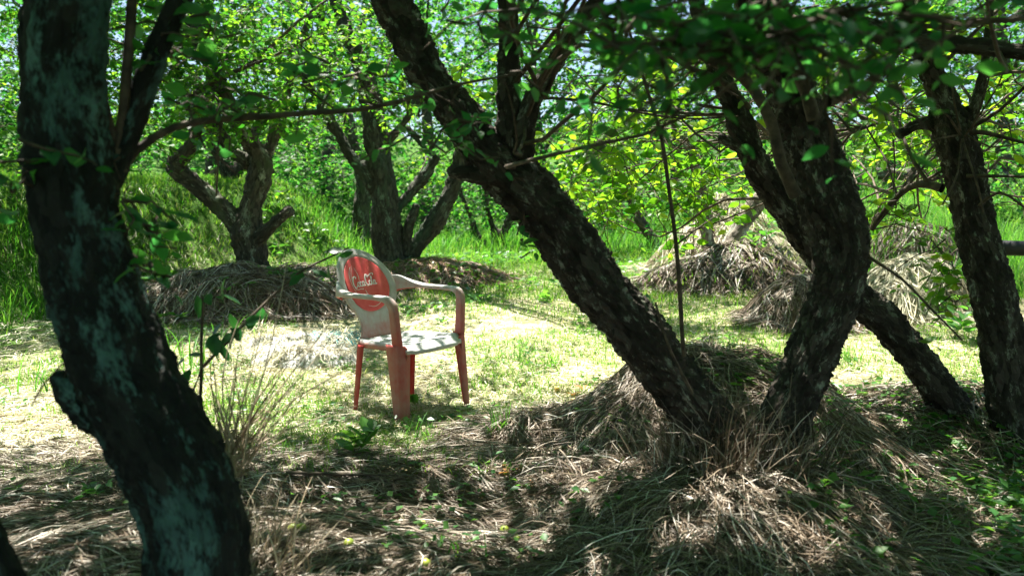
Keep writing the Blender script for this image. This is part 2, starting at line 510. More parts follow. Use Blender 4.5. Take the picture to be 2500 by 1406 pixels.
def simple(name, stops, scale=8, rough=.8, bump=.3, spec=.3, bd=.01):
    m, nt, out = new_mat(name)
    tc = N_(nt, "ShaderNodeTexCoord")
    n = noise(nt, tc.outputs['Object'], scale, 5, .6)
    p = N_(nt, "ShaderNodeBsdfPrincipled"); p.inputs['Roughness'].default_value = rough; p.inputs['Specular IOR Level'].default_value = spec
    nt.links.new(ramp(nt, n, stops), p.inputs['Base Color'])
    b = N_(nt, "ShaderNodeBump"); b.inputs['Strength'].default_value = bump; b.inputs['Distance'].default_value = bd
    nt.links.new(n, b.inputs['Height']); nt.links.new(b.outputs[0], p.inputs['Normal'])
    nt.links.new(p.outputs[0], out.inputs[0])
    return m
CORE = simple("packed_straw", [(.3, (.06, .04, .022)), (.7, (.20, .14, .08))], 30, .95, .8)
PLUM = simple("plum_skin", [(.3, (.16, .26, .03)), (.7, (.34, .36, .05))], 14, .4, .05, .5)
PLUM_OR = simple("ripe_plum_skin", [(.3, (.50, .33, .05)), (.7, (.62, .46, .10))], 14, .4, .05, .5)
STONE = simple("pale_stone", [(.3, (.22, .23, .19)), (.7, (.45, .45, .40))], 20, .9, .6)
NET = simple("bleached_fabric", [(.35, (.16, .16, .14)), (.5, (.42, .42, .40)), (.65, (.78, .78, .77))], 26, .8, .6)
TEAL = simple("teal_netting", [(.3, (.02, .16, .17)), (.7, (.10, .34, .34))], 30, .7, .3)
DEADLEAF = leaf_mat("dead_leaf", [(0, (.20, .08, .025)), (1, (.42, .20, .06))], [(0, (.3, .12, .03)), (1, (.5, .25, .06))], .25)
PIPE = simple("dark_plastic", [(.3, (.012, .012, .012)), (.7, (.03, .03, .03))], 10, .5, .1)
FARHILL = simple("wooded_hillside", [(.3, (.02, .05, .012)), (.7, (.07, .13, .03))], 3, .95, 1, .1, .3)

# ------------------------------------------------------------------ ground sheet
def build_ground():
    D = np.concatenate([np.arange(-6, 1.5, .35), np.arange(1.5, 14, .07), np.geomspace(14, 160, 70)])
    u = np.linspace(-1, 1, 260); u = np.sign(u) * np.abs(u) ** 1.4
    X = u[None] * np.maximum(12 + 0 * D, np.abs(D) * 1.5)[:, None]; Y = D[:, None] + 0 * X
    Z = base_h(X, Y)
    v = np.stack([X, Y, Z], -1).reshape(-1, 3)
    i = np.arange(v.shape[0]).reshape(X.shape)
    f = np.stack([i[:-1, :-1], i[:-1, 1:], i[1:, 1:], i[1:, :-1]], -1).reshape(-1, 4)
    link("ground", np_mesh("ground", [(v, f, 0)], [GROUND], True), kind="structure")
build_ground()

# ------------------------------------------------------------------ limbs
def catmull(pts, spacing):
    pts = np.asarray(pts, float)
    q = np.vstack([2 * pts[0] - pts[1], pts, 2 * pts[-1] - pts[-2]])
    out = []
    for i in range(1, len(q) - 2):
        n = max(2, int(np.linalg.norm(q[i + 1, :3] - q[i, :3]) / spacing))
        t = (np.arange(n) / n)[:, None]
        a, b, c, d = q[i - 1], q[i], q[i + 1], q[i + 2]
        out.append(.5 * (2 * b + (c - a) * t + (2 * a - 5 * b + 4 * c - d) * t ** 2 + (3 * b - a - 3 * c + d) * t ** 3))
    out.append(pts[-1:])
    return np.concatenate(out)

def limb_world(limb):
    """limb: (px, py, width px, depth) -> x,y,z,r"""
    a = np.array(limb, float)
    p = P(a[:, 0], a[:, 1], a[:, 3])
    r = a[:, 2] * (.42 if (a[:, 2].max() > 60 and a[0, 3] < 5) else .47) * a[:, 3] / F_PX
    return np.column_stack([p, r])

def frames(c):
    t = norm(np.gradient(c, axis=0)); n = np.zeros_like(t)
    a = np.cross(t[0], [1., 0, 0]); a /= np.linalg.norm(a)
    for i in range(len(t)):
        a = a - t[i] * a.dot(t[i]); a /= np.linalg.norm(a); n[i] = a
    return t, n, np.cross(t, n)

def closed_tube(c, r, n, seg=16, wob=.0, seed=0):
    t, a, b = frames(c)
    th = np.arange(seg) * 2 * np.pi / seg
    K = len(c)
    rr = r[:, None] * np.ones((1, seg))
    if wob:
        s = np.concatenate([[0], np.cumsum(np.linalg.norm(np.diff(c, axis=0), axis=1))])
        pp = np.stack([np.cos(th)[None] * 1.1 + 0 * rr, np.sin(th)[None] * 1.1 + 0 * rr, (s[:, None] * 3.2) + 0 * rr], -1).reshape(-1, 3)
        rr = rr * (1 + wob * fbm(pp, 2, seed).reshape(K, seg))
    v = c[:, None] + rr[..., None] * (a[:, None] * np.cos(th)[None, :, None] + b[:, None] * np.sin(th)[None, :, None])
    v = np.vstack([v.reshape(-1, 3), c[0] - t[0] * r[0] * .3, c[-1] + t[-1] * r[-1] * .5])
    i = np.arange(K * seg).reshape(K, seg); nx = np.roll(i, -1, 1)
    f = np.stack([i[:-1], i[1:], nx[1:], nx[:-1]], -1).reshape(-1, 4)
    e0, e1 = K * seg, K * seg + 1
    t0 = np.stack([np.full(seg, e0), i[0], nx[0]], -1); t1 = np.stack([np.full(seg, e1), nx[-1], i[-1]], -1)
    return v, f, np.vstack([t0, t1])

def bark_mesh(name, limbs, mat, voxel, amp, cell=.035, seed=1, wob=.10):
    """limbs: list of arrays x,y,z,r; fused by voxel remesh, then real bark relief"""
    parts, C, T, A, B, S, R = [], [], [], [], [], [], []
    for k, L in enumerate(limbs):
        q = catmull(L, .04); c, r = q[:, :3], np.maximum(q[:, 3], .004)
        v, f, tr = closed_tube(c, r, 0, 18, wob, seed + k)
        parts.append((v, np.vstack([f[:, :3], f[:, [0, 2, 3]], tr])))
        t, a, b = frames(c)
        s = np.concatenate([[0], np.cumsum(np.linalg.norm(np.diff(c, axis=0), axis=1))]) + 3.7 * k
        C.append(c); T.append(t); A.append(a); B.append(b); S.append(s); R.append(r)
    vs, fs3, off = [], [], 0
    for v, f in parts:
        vs.append(v); fs3.append(f + off); off += len(v)
    me = np_mesh(name + "_raw", [(np.concatenate(vs), np.concatenate(fs3), 0)], [mat])
    o = bpy.data.objects.new("tmp", me); COL.objects.link(o)
    md = o.modifiers.new("r", 'REMESH'); md.mode = 'VOXEL'; md.voxel_size = voxel
    dg = bpy.context.evaluated_depsgraph_get()
    ev = o.evaluated_get(dg)
    me2 = bpy.data.meshes.new_from_object(ev)
    bpy.data.objects.remove(o); bpy.data.meshes.remove(me)
    n = len(me2.vertices)
    co = np.empty(n * 3, np.float32); me2.vertices.foreach_get("co", co); co = co.reshape(-1, 3).astype(float)
    no = np.empty(n * 3, np.float32); me2.vertices.foreach_get("normal", no); no = no.reshape(-1, 3).astype(float)
    C, T, A, B, S, R = map(np.concatenate, (C, T, A, B, S, R))
    best = np.empty(n, int)
    for i in range(0, n, 4000):
        d = ((co[i:i + 4000, None] - C[None]) ** 2).sum(-1) - (R[None] ** 2)
        best[i:i + 4000] = d.argmin(1)
    rel = co - C[best]
    al = (rel * T[best]).sum(1)
    q = np.stack([(rel * A[best]).sum(1), (rel * B[best]).sum(1), (S[best] + al) * .42], 1)
    rad = R[best]
    qq = q / (cell * (1 + .3 * fbm(q / .2, 2, seed + 41))[:, None]) + .85 * np.stack([fbm(q / cell * .8, 2, seed + 5), fbm(q / cell * .8, 2, seed + 9), fbm(q / cell * .8, 2, seed + 12)], 1)
    f1, f2 = voronoi(qq, seed)
    k = np.clip((f2 - f1) / .38, 0, 1)
    sc = np.clip(rad / .06, .15, 1)
    disp = amp * sc * (.85 * (k ** .8 - .65) + .6 * fbm(q / cell * 2.2, 3, seed + 3)) + amp * 1.2 * sc * fbm(q / .16, 2, seed + 20)
    co = co + no * disp[:, None]
    me2.vertices.foreach_set("co", co.astype(np.float32).ravel())
    at = me2.attributes.new("bark", 'FLOAT_VECTOR', 'POINT'); at.data.foreach_set("vector", q.astype(np.float32).ravel())
    me2.materials.clear(); me2.materials.append(mat)
    me2.polygons.foreach_set("use_smooth", np.ones(len(me2.polygons), bool))
    me2.name = name; me2.update()
    return me2

def thin_branch(limb_arr, mat=TWIG, sides=7, wob=.12, seed=0):
    q = catmull(limb_arr, .05); c = q[:, :3].copy(); r = np.maximum(q[:, 3], .0015)
    c += np.stack([vnoise(c * 6 + 5, seed), vnoise(c * 6 + 50, seed), vnoise(c * 6 + 90, seed)], 1) * np.minimum(r, .01)[:, None] * .8
    return tubes(c[None], (r * (1 + wob * vnoise(c * 30, seed)))[None], sides)

def build_tree(name, label, limbs, mat, voxel, amp, crown=None, cell=.035, branches=(), shoots=(), leafmat=LEAF, seed=1, group="plum trees of the orchard",
               extra=None, category="tree", stubs=()):
    L = [limb_world(l) if len(l[0]) == 4 and not isinstance(l, np.ndarray) else l for l in limbs]
    root = L[0][0, :3].copy()
    e = empty(name, root, label, category, group)
    me = bark_mesh("trunk", L, mat, voxel, amp, cell, seed)
    link("trunk", at_origin(me, root), e)
    for b in branches:
        v, f = thin_branch(limb_world(b), sides=9, seed=seed)
        link("branch", at_origin(np_mesh("branch", [(v, f, 0)], [TWIG], True), root), e)
    for b in shoots:
        v, f = thin_branch(limb_world(b), seed=seed + 3)
        link("shoot", at_origin(np_mesh("shoot", [(v, f, 0)], [TWIG], True), root), e)
    for b in stubs:
        m2 = bark_mesh("stub", [limb_world(b)], mat, min(voxel, .012), amp * .6, cell * .6, seed + 8)
        link("stub", at_origin(m2, root), e)
    parts = []
    allc = np.concatenate([catmull(l, .1)[:, :3] for l in L] + [catmull(limb_world(b), .1)[:, :3] for b in branches])
    for vol in (crown or []):
        px, py, D, rx, ry, rD, n, size, hi = vol[:9]
        opt = vol[9] if len(vol) > 9 else {}
        g = RNG.normal(0, .5, (n, 3)); g = np.clip(g, -1.25, 1.25)
        # clumping
        pos = P(px + g[:, 0] * rx, py + g[:, 1] * ry, np.maximum(D + g[:, 2] * rD, 1.25))
        cl = vnoise(pos * opt.get('clump', 2.2), seed + 31)
        kp = cl > opt.get('gap', -.25)
        x, y = sun_foot(pos)
        kp &= RNG.random(n) < np.maximum(keep_prob(x, y), opt.get('kmin', .45))
        pos = pos[kp]
        if not len(pos): continue
        pr, path = sprays(pos, size, hi, length=opt.get('len', .42 * size / .065), droop=opt.get('droop', .35), nl=opt.get('nl', (7, 13)), up=opt.get('up', .42))
        parts += pr
        # boughs carrying the sprays
        m = min(len(pos), opt.get('boughs', 14))
        idx = RNG.choice(len(pos), m, replace=False)
        tgt = pos[idx]; dd = np.sqrt(((tgt[:, None] - allc[None]) ** 2).sum(-1)); j = (dd * (1 + .5 * RNG.random(dd.shape)) + .1 * RNG.random(dd.shape)).argmin(1)
        src = allc[j]; K = 9; t = np.linspace(0, 1, K)[None, :, None]
        dist = np.linalg.norm(tgt - src, axis=1)
        ok = dist < opt.get('reach', 3.5); tgt, src, dist = tgt[ok], src[ok], dist[ok]
        if len(tgt):
            pth = src[:, None] * (1 - t) + tgt[:, None] * t
            pth[..., 2] += (np.sin(t[..., 0] * np.pi) * dist[:, None] * RNG.uniform(-.02, .16, len(tgt))[:, None])
            pth += np.sin(t * np.pi) * RNG.normal(0, .09, (len(tgt), 1, 3)) * dist[:, None, None] + np.sin(t * 2 * np.pi) * RNG.normal(0, .05, (len(tgt), 1, 3)) * dist[:, None, None]
            pth += RNG.normal(0, .010, pth.shape) * (t * (1 - t) * 4)
            rr = (.0028 + .0038 * dist[:, None]) * (1 - .75 * t[..., 0])
            bv, bf = tubes(pth, rr, 5)
            parts.append((bv, bf, 1))
    if extra is not None: parts += extra
    if parts:
        link("crown", at_origin(np_mesh("crown", parts, [leafmat, TWIG]), root), e)
    return e

# out-of-frame canopy that shades the orchard floor, shared out among the trees below it
def canopy_cells():
    n = 27000
    gx = RNG.uniform(-8, 7.5, n); gy = RNG.uniform(-2.5, 11.5, n)
    kp = (RNG.random(n) < keep_prob(gx, gy)) & ((vnoise(np.stack([gx * 1.6, gy * 1.6, 0 * gx], 1), 77) + .5 * vnoise(np.stack([gx * 4, gy * 4, 0 * gx], 1), 78)) > -.75)
    gx, gy = gx[kp], gy[kp]
    z = RNG.uniform(0, 1, len(gx)) ** 1.3
    x = gx.copy(); y = gy.copy()
    for _ in range(4):
        zmin = .35 * (y < 4) + np.maximum(2.15, CAM_H + (y + .3) * (HORIZ + 130) / F_PX + .1)
        zz = zmin + z * 1.3
        y = gy + SUN[1] / SUN[2] * zz; x = gx + SUN[0] / SUN[2] * zz
    return np.stack([x, y, zz], 1)
CANOPY = canopy_cells()
TREE_XY = {'A': (-.9, 1.7), 'B': (1.0, 2.9), 'D': (2.4, 4.1), 'E': (2.5, 3.6), 'F': (-2.9, 8.8), 'G': (-1.5, 9.6), 'J': (2.7, 10.0)}
_k = list(TREE_XY); _c = np.array([TREE_XY[k] for k in _k])
_own = ((CANOPY[:, None, :2] - _c[None]) ** 2).sum(-1).argmin(1)
def canopy_for(key, size=.095):
    pos = CANOPY[_own == _k.index(key)]
    if not len(pos): return []
    pr, _ = sprays(pos, size, False, length=.6, nl=(6, 10), up=1.0, cull=True)
    # boughs
    c = TREE_XY[key]; n = 40
    idx = RNG.choice(len(pos), min(n, len(pos)), replace=False); t = np.linspace(0, 1, 8)[None, :, None]
    src = np.array([c[0], c[1], 2.4 if c[1] < 6 else 3.0])[None, None] + 0 * t; tgt = pos[idx][:, None]
    pth = src * (1 - t) + tgt * t
    pth[..., 2] += .25 * np.sin(t[..., 0] * np.pi)
    # keep the boughs above the top edge of what the photograph shows
    pth[..., 2] = np.maximum(pth[..., 2], CAM_H + pth[..., 1] * (HORIZ + 40) / F_PX + .1)
    v, f = tubes(pth, (.03 * (1 - .8 * t[..., 0])) * np.ones((len(idx), 1)), 5)
    return pr + [(v, f, 1)]

# ---- A: near blurred tree on the left
build_tree("plum_tree", "dark blurred trunk with teal lichen patches, bent, nearest of all trees on the left",
    [[(475, 1900, 350, 1.75), (480, 1500, 300, 1.72), (480, 1380, 298, 1.7), (466, 1250, 296, 1.7), (410, 1110, 304, 1.7), (332, 960, 285, 1.7), (272, 820, 256, 1.7),
      (222, 680, 238, 1.7), (185, 540, 222, 1.7), (168, 400, 218, 1.7), (150, 250, 206, 1.7), (150, 120, 206, 1.7), (160, 0, 206, 1.7), (180, -250, 180, 1.7), (150, -500, 140, 1.75)],
     [(215, 560, 120, 1.72), (268, 440, 75, 1.75), (312, 330, 70, 1.77), (355, 210, 78, 1.78), (395, 100, 76, 1.78), (440, 0, 76, 1.78), (520, -200, 60, 1.8)],
     [(320, 1040, 170, 1.7), (225, 985, 135, 1.7), (170, 948, 84, 1.7), (138, 914, 46, 1.7)]],
    BARK_A, .0105, .010, cell=.03, seed=11,
    branches=[[(260, 460, 34, 1.78), (330, 365, 24, 1.8), (420, 310, 19, 1.85), (530, 289, 17, 1.9), (700, 279, 15, 1.97), (860, 268, 13, 2.03), (1000, 240, 11, 2.1), (1120, 208, 9, 2.12), (1260, 180, 6, 2.15)],
              [(262, 480, 30, 1.74), (290, 330, 26, 1.75), (305, 170, 26, 1.75), (318, 0, 26, 1.75), (330, -200, 20, 1.75)],
              [(300, 420, 20, 1.76), (250, 250, 22, 1.73), (255, 200, 14, 1.73)]],
    shoots=[[(545, 288, 5, 1.9), (528, 380, 5, 1.9), (525, 455, 4, 1.9)], [(730, 278, 4, 1.97), (728, 300, 3, 1.97), (722, 330, 3, 1.97)],
            [(150, 930, 5, 1.68), (175, 870, 5, 1.68), (110, 930, 5, 1.68), (76, 990, 4, 1.68)],
            [(630, 285, 4, 1.93), (640, 220, 3, 1.93), (620, 170, 3, 1.93)]],
    crown=[(850, 190, 2.05, 190, 60, .25, 12, .055, True, dict(kmin=1, len=.16, nl=(4, 7), boughs=5)),
           (560, 255, 1.95, 120, 50, .15, 9, .05, True, dict(kmin=1, len=.14, nl=(4, 7), boughs=4)),
           (420, 80, 1.8, 90, 110, .2, 9, .05, True, dict(kmin=1, len=.14, nl=(4, 7), boughs=4)),
           (1060, 330, 2.2, 110, 100, .2, 10, .05, True, dict(kmin=1, len=.16, nl=(4, 7), boughs=4)),
           (330, 500, 1.72, 60, 70, .1, 5, .05, True, dict(kmin=1, len=.10, nl=(4, 6), boughs=3, gap=-2)),
           (360, 620, 1.74, 50, 60, .1, 4, .05, True, dict(kmin=1, len=.08, nl=(3, 5), boughs=2, gap=-2)),
           (20, 420, 1.6, 60, 110, .1, 5, .055, True, dict(kmin=1, len=.10, nl=(3, 5), boughs=2, gap=-2))],
    leafmat=LEAF_NEAR, extra=canopy_for('A'))

# ---- B: forked tree in the straw
B_TREE = build_tree("plum_tree", "thick dark V-forked tree growing from straw mound right of the chair",
    [[(1830, 1420, 300, 2.95), (1790, 1180, 250, 2.95), (1735, 1040, 190, 2.95), (1640, 915, 158, 2.93), (1545, 795, 156, 2.9), (1450, 690, 158, 2.88), (1338, 530, 160, 2.85),
      (1262, 445, 168, 2.83), (1180, 370, 150, 2.8), (1120, 275, 132, 2.78), (1050, 190, 118, 2.76), (1000, 90, 112, 2.75), (955, 0, 102, 2.75), (880, -180, 85, 2.7), (820, -350, 60, 2.7)],
     [(1840, 1400, 200, 2.97), (1880, 1120, 170, 2.97), (1925, 985, 146, 2.97), (1985, 850, 148, 2.97), (2040, 720, 146, 2.97), (2052, 600, 150, 2.97), (2018, 500, 160, 2.97),
      (1992, 400, 146, 2.97), (1958, 290, 138, 2.97), (1918, 190, 130, 2.95), (1876, 80, 126, 2.93), (1845, -20, 120, 2.9), (1790, -220, 110, 2.85), (1740, -420, 70, 2.8)],
     [(1245, 420, 90, 2.8), (1240, 320, 66, 2.78), (1242, 220, 56, 2.76), (1242, 110, 52, 2.74), (1238, 0, 50, 2.72), (1230, -200, 40, 2.7)],
     [(1262, 410, 60, 2.78), (1282, 300, 48, 2.76), (1312, 220, 46, 2.74), (1370, 130, 38, 2.72), (1450, 10, 34, 2.7), (1520, -150, 26, 2.7)],
     [(1880, 150, 80, 2.9), (1960, 90, 62, 2.85), (2060, 62, 54, 2.75), (2200, 92, 52, 2.6), (2350, 110, 50, 2.5), (2520, 128, 46, 2.4), (2700, 135, 36, 2.3)]],
    BARK_B, .0075, .016, cell=.030, seed=21,
    branches=[[(1985, 290, 34, 2.84), (1960, 215, 32, 2.82), (1930, 150, 30, 2.8), (1900, 60, 26, 2.78), (1880, -60, 20, 2.75)],
              [(1940, 480, 34, 2.85), (1905, 400, 30, 2.83), (1880, 300, 30, 2.82), (1835, 215, 28, 2.82), (1775, 165, 24, 2.8), (1700, 130, 18, 2.8), (1640, 60, 14, 2.8)],
              [(2020, 250, 36, 2.95), (2100, 215, 26, 3.0), (2180, 140, 18, 3.05), (2260, 30, 14, 3.1)],
              [(1970, 60, 30, 2.8), (2050, 30, 24, 2.75), (2120, 60, 20, 2.7), (2200, 95, 18, 2.62)],
              [(1330, 240, 8, 2.75), (1450, 250, 7, 2.75), (1560, 275, 6, 2.8), (1680, 290, 5, 2.9), (1800, 285, 4, 3.0)],
              [(2110, 620, 9, 2.9), (2200, 680, 7, 2.8), (2280, 760, 6, 2.75), (2350, 830, 5, 2.7)]],
    shoots=[[(1670, 870, 13, 2.75), (1662, 760, 12, 2.73), (1650, 600, 11, 2.7), (1630, 440, 11, 2.68), (1605, 300, 10, 2.66), (1572, 190, 8, 2.64), (1530, 60, 7, 2.62)],
            [(1690, 960, 8, 2.7), (1640, 860, 7, 2.7), (1600, 740, 6, 2.7)],
            [(1650, 600, 6, 2.7), (1700, 560, 4, 2.7), (1760, 520, 3, 2.7)],
            [(1660, 150, 8, 2.7), (1720, 190, 6, 2.7), (1800, 235, 5, 2.75)]],
    stubs=[[(1230, 440, 60, 2.8), (1160, 428, 40, 2.76), (1098, 418, 34, 2.74)]],
    crown=[(1350, 85, 1.3, 330, 85, .25, 44, .044, True, dict(kmin=1, len=.24, nl=(5, 9), boughs=4, gap=-.5)),
           (1750, 80, 1.15, 330, 75, .15, 48, .040, True, dict(kmin=1, len=.22, nl=(5, 9), boughs=4, gap=-.5)),
           (2150, 45, 1.3, 300, 65, .2, 24, .044, True, dict(kmin=1, len=.22, nl=(5, 9), boughs=4, gap=-.4)),
           (1120, 250, 2.2, 140, 110, .25, 16, .058, True, dict(kmin=1, len=.18, nl=(4, 8), boughs=5)),
           (1620, 20, 2.4, 500, 80, .5, 18, .06, True, dict(kmin=1, len=.3, nl=(6, 10), boughs=4, gap=-.5)),
           (1250, 560, 2.75, 40, 60, .05, 3, .05, True, dict(kmin=1, len=.06, nl=(2, 4), boughs=2, gap=-2))],
    leafmat=LEAF_NEAR, extra=canopy_for('B'))

# ---- D: leaning trunk behind the fork
build_tree("plum_tree", "dark trunk leaning left from the ground, crossing behind the right arm of the forked tree",
    [[(2450, 1200, 130, 3.9), (2385, 1075, 118, 3.85), (2315, 985, 100, 3.8), (2240, 880, 92, 3.75), (2160, 785, 92, 3.7), (2080, 720, 90, 3.65), (1995, 610, 90, 3.6), (1905, 490, 84, 3.55),
 (1846, 400, 76, 3.5), (1815, 320, 72, 3.5), (1788, 250, 64, 3.5), (1752, 170, 56, 3.5), (1715, 60, 50, 3.45), (1680, -120, 40, 3.4)],
     [(1850, 400, 40, 3.5), (1805, 362, 34, 3.47), (1755, 335, 28, 3.45)]],
    BARK_B, .009, .013, cell=.028, seed=31,
    branches=[[(1825, 270, 22, 3.5), (1760, 200, 16, 3.45), (1680, 165, 13, 3.4), (1600, 120, 9, 3.4)], [(1840, 300, 12, 3.5), (1900, 340, 9, 3.8), (2050, 330, 8, 4.2), (2200, 280, 6, 4.5)],
              [(1700, 255, 8, 3.5), (1820, 280, 8, 3.6), (1560, 270, 5, 3.4), (1420, 245, 4, 3.3)]],
    crown=[(1550, 330, 4.8, 250, 150, .8, 95, .080, True, dict(kmin=.85, len=.32, nl=(6, 11), boughs=8, gap=-.2, droop=.7)),
           (1680, 450, 5.2, 170, 110, .7, 62, .080, True, dict(kmin=.85, len=.3, nl=(6, 11), boughs=9, gap=-.2, droop=.8)),
           (1430, 430, 5.2, 120, 130, .6, 60, .072, True, dict(kmin=.85, len=.28, nl=(6, 10), boughs=6, droop=.8)),
           (1560, 150, 4.4, 350, 100, .8, 50, .075, True, dict(kmin=.7, len=.3, nl=(6, 11), boughs=5, gap=-.4)),
           (1830, 480, 4.6, 60, 60, .4, 12, .06, True, dict(kmin=.8, len=.2, boughs=3))],
    extra=canopy_for('D'))

# ---- E: right-hand trunk
build_tree("plum_tree", "straight dark trunk at the right edge with many thin dead twigs near its fork",
    [[(2520, 1240, 170, 3.6), (2492, 1080, 140, 3.6), (2462, 930, 118, 3.6), (2442, 800, 118, 3.6), (2408, 660, 112, 3.6), (2372, 520, 98, 3.6), (2352, 420, 100, 3.6), (2330, 320, 112, 3.6),
      (2300, 240, 80, 3.6), (2250, 120, 60, 3.55), (2200, -20, 50, 3.5), (2160, -200, 40, 3.5)],
     [(2355, 350, 46, 3.6), (2385, 250, 28, 3.55), (2410, 120, 22, 3.5), (2420, -40, 20, 3.5), (2450, -250, 18, 3.4)],
     [(2335, 330, 46, 3.62), (2260, 300, 32, 3.65), (2190, 330, 26, 3.7)]],
    BARK_B, .009, .014, cell=.028, seed=41,
    branches=[[(2345, 330, 16, 3.55), (2400, 325, 12, 3.5), (2480, 345, 9, 3.45), (2600, 370, 7, 3.4)],
              [(2380, 310, 12, 3.5), (2440, 270, 9, 3.4), (2540, 180, 8, 3.3)],
              [(2330, 60, 14, 3.2), (2420, 52, 13, 3.1), (2540, 40, 12, 3.0)],
              [(2330, 70, 14, 3.2), (2230, 62, 10, 3.3), (2120, 75, 7, 3.4)],
              [(2360, 430, 10, 3.5), (2440, 432, 8, 3.4), (2540, 436, 7, 3.3)],
              [(2390, 500, 8, 3.5), (2440, 470, 7, 3.4), (2520, 520, 6, 3.3)],
              [(2300, 460, 24, 3.7), (2240, 450, 18, 3.8), (2190, 480, 14, 3.9), (2130, 560, 9, 4.0)]],
    shoots=[[(2350, 340, 6, 3.5), (2340, 420, 5, 3.45), (2300, 500, 4, 3.4)], [(2345, 330, 6, 3.5), (2300, 270, 4, 3.4), (2220, 255, 3, 3.4)], [(2350, 340, 6, 3.5), (2380, 430, 5, 3.4), (2400, 520, 4, 3.4)],
            [(2340, 330, 6, 3.5), (2290, 340, 4, 3.4), (2210, 365, 3, 3.4)], [(2370, 320, 6, 3.5), (2400, 240, 5, 3.4), (2430, 130, 3, 3.4)], [(2345, 320, 5, 3.5), (2330, 250, 4, 3.4), (2320, 160, 3, 3.4)],
            [(2360, 330, 5, 3.5), (2420, 360, 4, 3.4), (2490, 350, 3, 3.4)], [(2180, 340, 4, 3.6), (2185, 400, 4, 3.6), (2180, 470, 3, 3.6)], [(2355, 335, 5, 3.5), (2440, 200, 4, 3.3), (2470, 80, 3, 3.3)]],
    crown=[(2200, 360, 5.2, 190, 130, .9, 130, .072, True, dict(kmin=.7, len=.3, nl=(6, 11), boughs=7, gap=-.2, droop=.7)),
           (2420, 260, 4.8, 180, 160, .8, 110, .072, True, dict(kmin=.7, len=.3, nl=(6, 11), boughs=10, gap=-.2)),
           (2230, 520, 4.2, 60, 60, .3, 11, .062, True, dict(kmin=.8, len=.24, boughs=5, droop=1.)),
           (2290, 600, 3.9, 55, 60, .3, 9, .062, True, dict(kmin=.8, len=.22, boughs=4, droop=1.)),
           (2320, 710, 3.8, 45, 60, .2, 7, .06, True, dict(kmin=.8, len=.2, boughs=3, droop=1.)),
           (2200, 150, 4.2, 340, 110, .8, 90, .062, True, dict(kmin=.7, len=.3, nl=(6, 11), boughs=10, gap=-.3)),
           (2440, 430, 5.2, 110, 70, .6, 20, .062, True, dict(kmin=.7, len=.28, boughs=5, droop=.8))],
    extra=canopy_for('E'))

# ---- F: grey tree behind the straw on the left
build_tree("plum_tree", "grey lichened tree with wide forked limbs and a sawn stub, left of the chair",
    [[(622, 760, 115, 8.8), (618, 690, 94, 8.8), (612, 620, 82, 8.8), (604, 570, 88, 8.8), (612, 510, 62, 8.8), (632, 440, 54, 8.8), (636, 390, 50, 8.8), (600, 330, 48, 8.75), (560, 260, 44, 8.7), (520, 170, 36, 8.6), (470, 60, 28, 8.5), (430, -60, 20, 8.4)],
     [(600, 570, 70, 8.8), (560, 525, 50, 8.75), (510, 480, 46, 8.7), (465, 440, 44, 8.7), (430, 405, 46, 8.7), (462, 370, 34, 8.7), (480, 300, 28, 8.7), (440, 200, 24, 8.6), (390, 80, 18, 8.5)],
     [(636, 430, 44, 8.8), (660, 360, 30, 8.9), (690, 270, 26, 9.0), (720, 150, 22, 9.0), (760, 30, 16, 9.0)],
     [(612, 400, 44, 8.9), (560, 360, 36, 9.0), (530, 310, 30, 9.1), (480, 230, 24, 9.2)]],
    BARK_F, .024, .022, cell=.06, seed=51,
    stubs=[[(625, 590, 40, 8.75), (670, 545, 30, 8.65), (710, 512, 27, 8.6)]],
    branches=[[(520, 200, 12, 8.6), (620, 150, 10, 8.4), (720, 60, 8, 8.2), (800, 0, 6, 8.2)], [(450, 250, 12, 8.6), (540, 190, 10, 8.3), (660, 140, 8, 8.1), (760, 90, 6, 8.0)]],
    shoots=[[(527, 480, 5, 8.5), (532, 400, 5, 8.5), (536, 320, 5, 8.5)]],
    crown=[(480, 150, 8.4, 300, 190, 1.2, 400, .08, False, dict(kmin=.75, gap=-.12, clump=2.4, len=.42, nl=(9, 15), boughs=24)),
           (720, 120, 8.4, 230, 150, 1.0, 270, .078, False, dict(kmin=.75, gap=-.3, len=.42, nl=(9, 15), boughs=20)),
           (600, 280, 8.2, 170, 60, .4, 110, .08, False, dict(kmin=.75, gap=-.2, len=.4, nl=(9, 15), boughs=10)),
           (330, 280, 9.4, 120, 110, .8, 80, .078, False, dict(kmin=.75, gap=-.1, len=.4, nl=(9, 15), boughs=10)),
           (30, 200, 9.0, 120, 260, 1.0, 130, .078, False, dict(kmin=.75, gap=-.2, len=.4, nl=(9, 15), boughs=3)),
           (700, 390, 10.0, 60, 60, .5, 30, .078, False, dict(kmin=.8, len=.35, boughs=4))],
    leafmat=LEAF_MID, extra=canopy_for('F'))

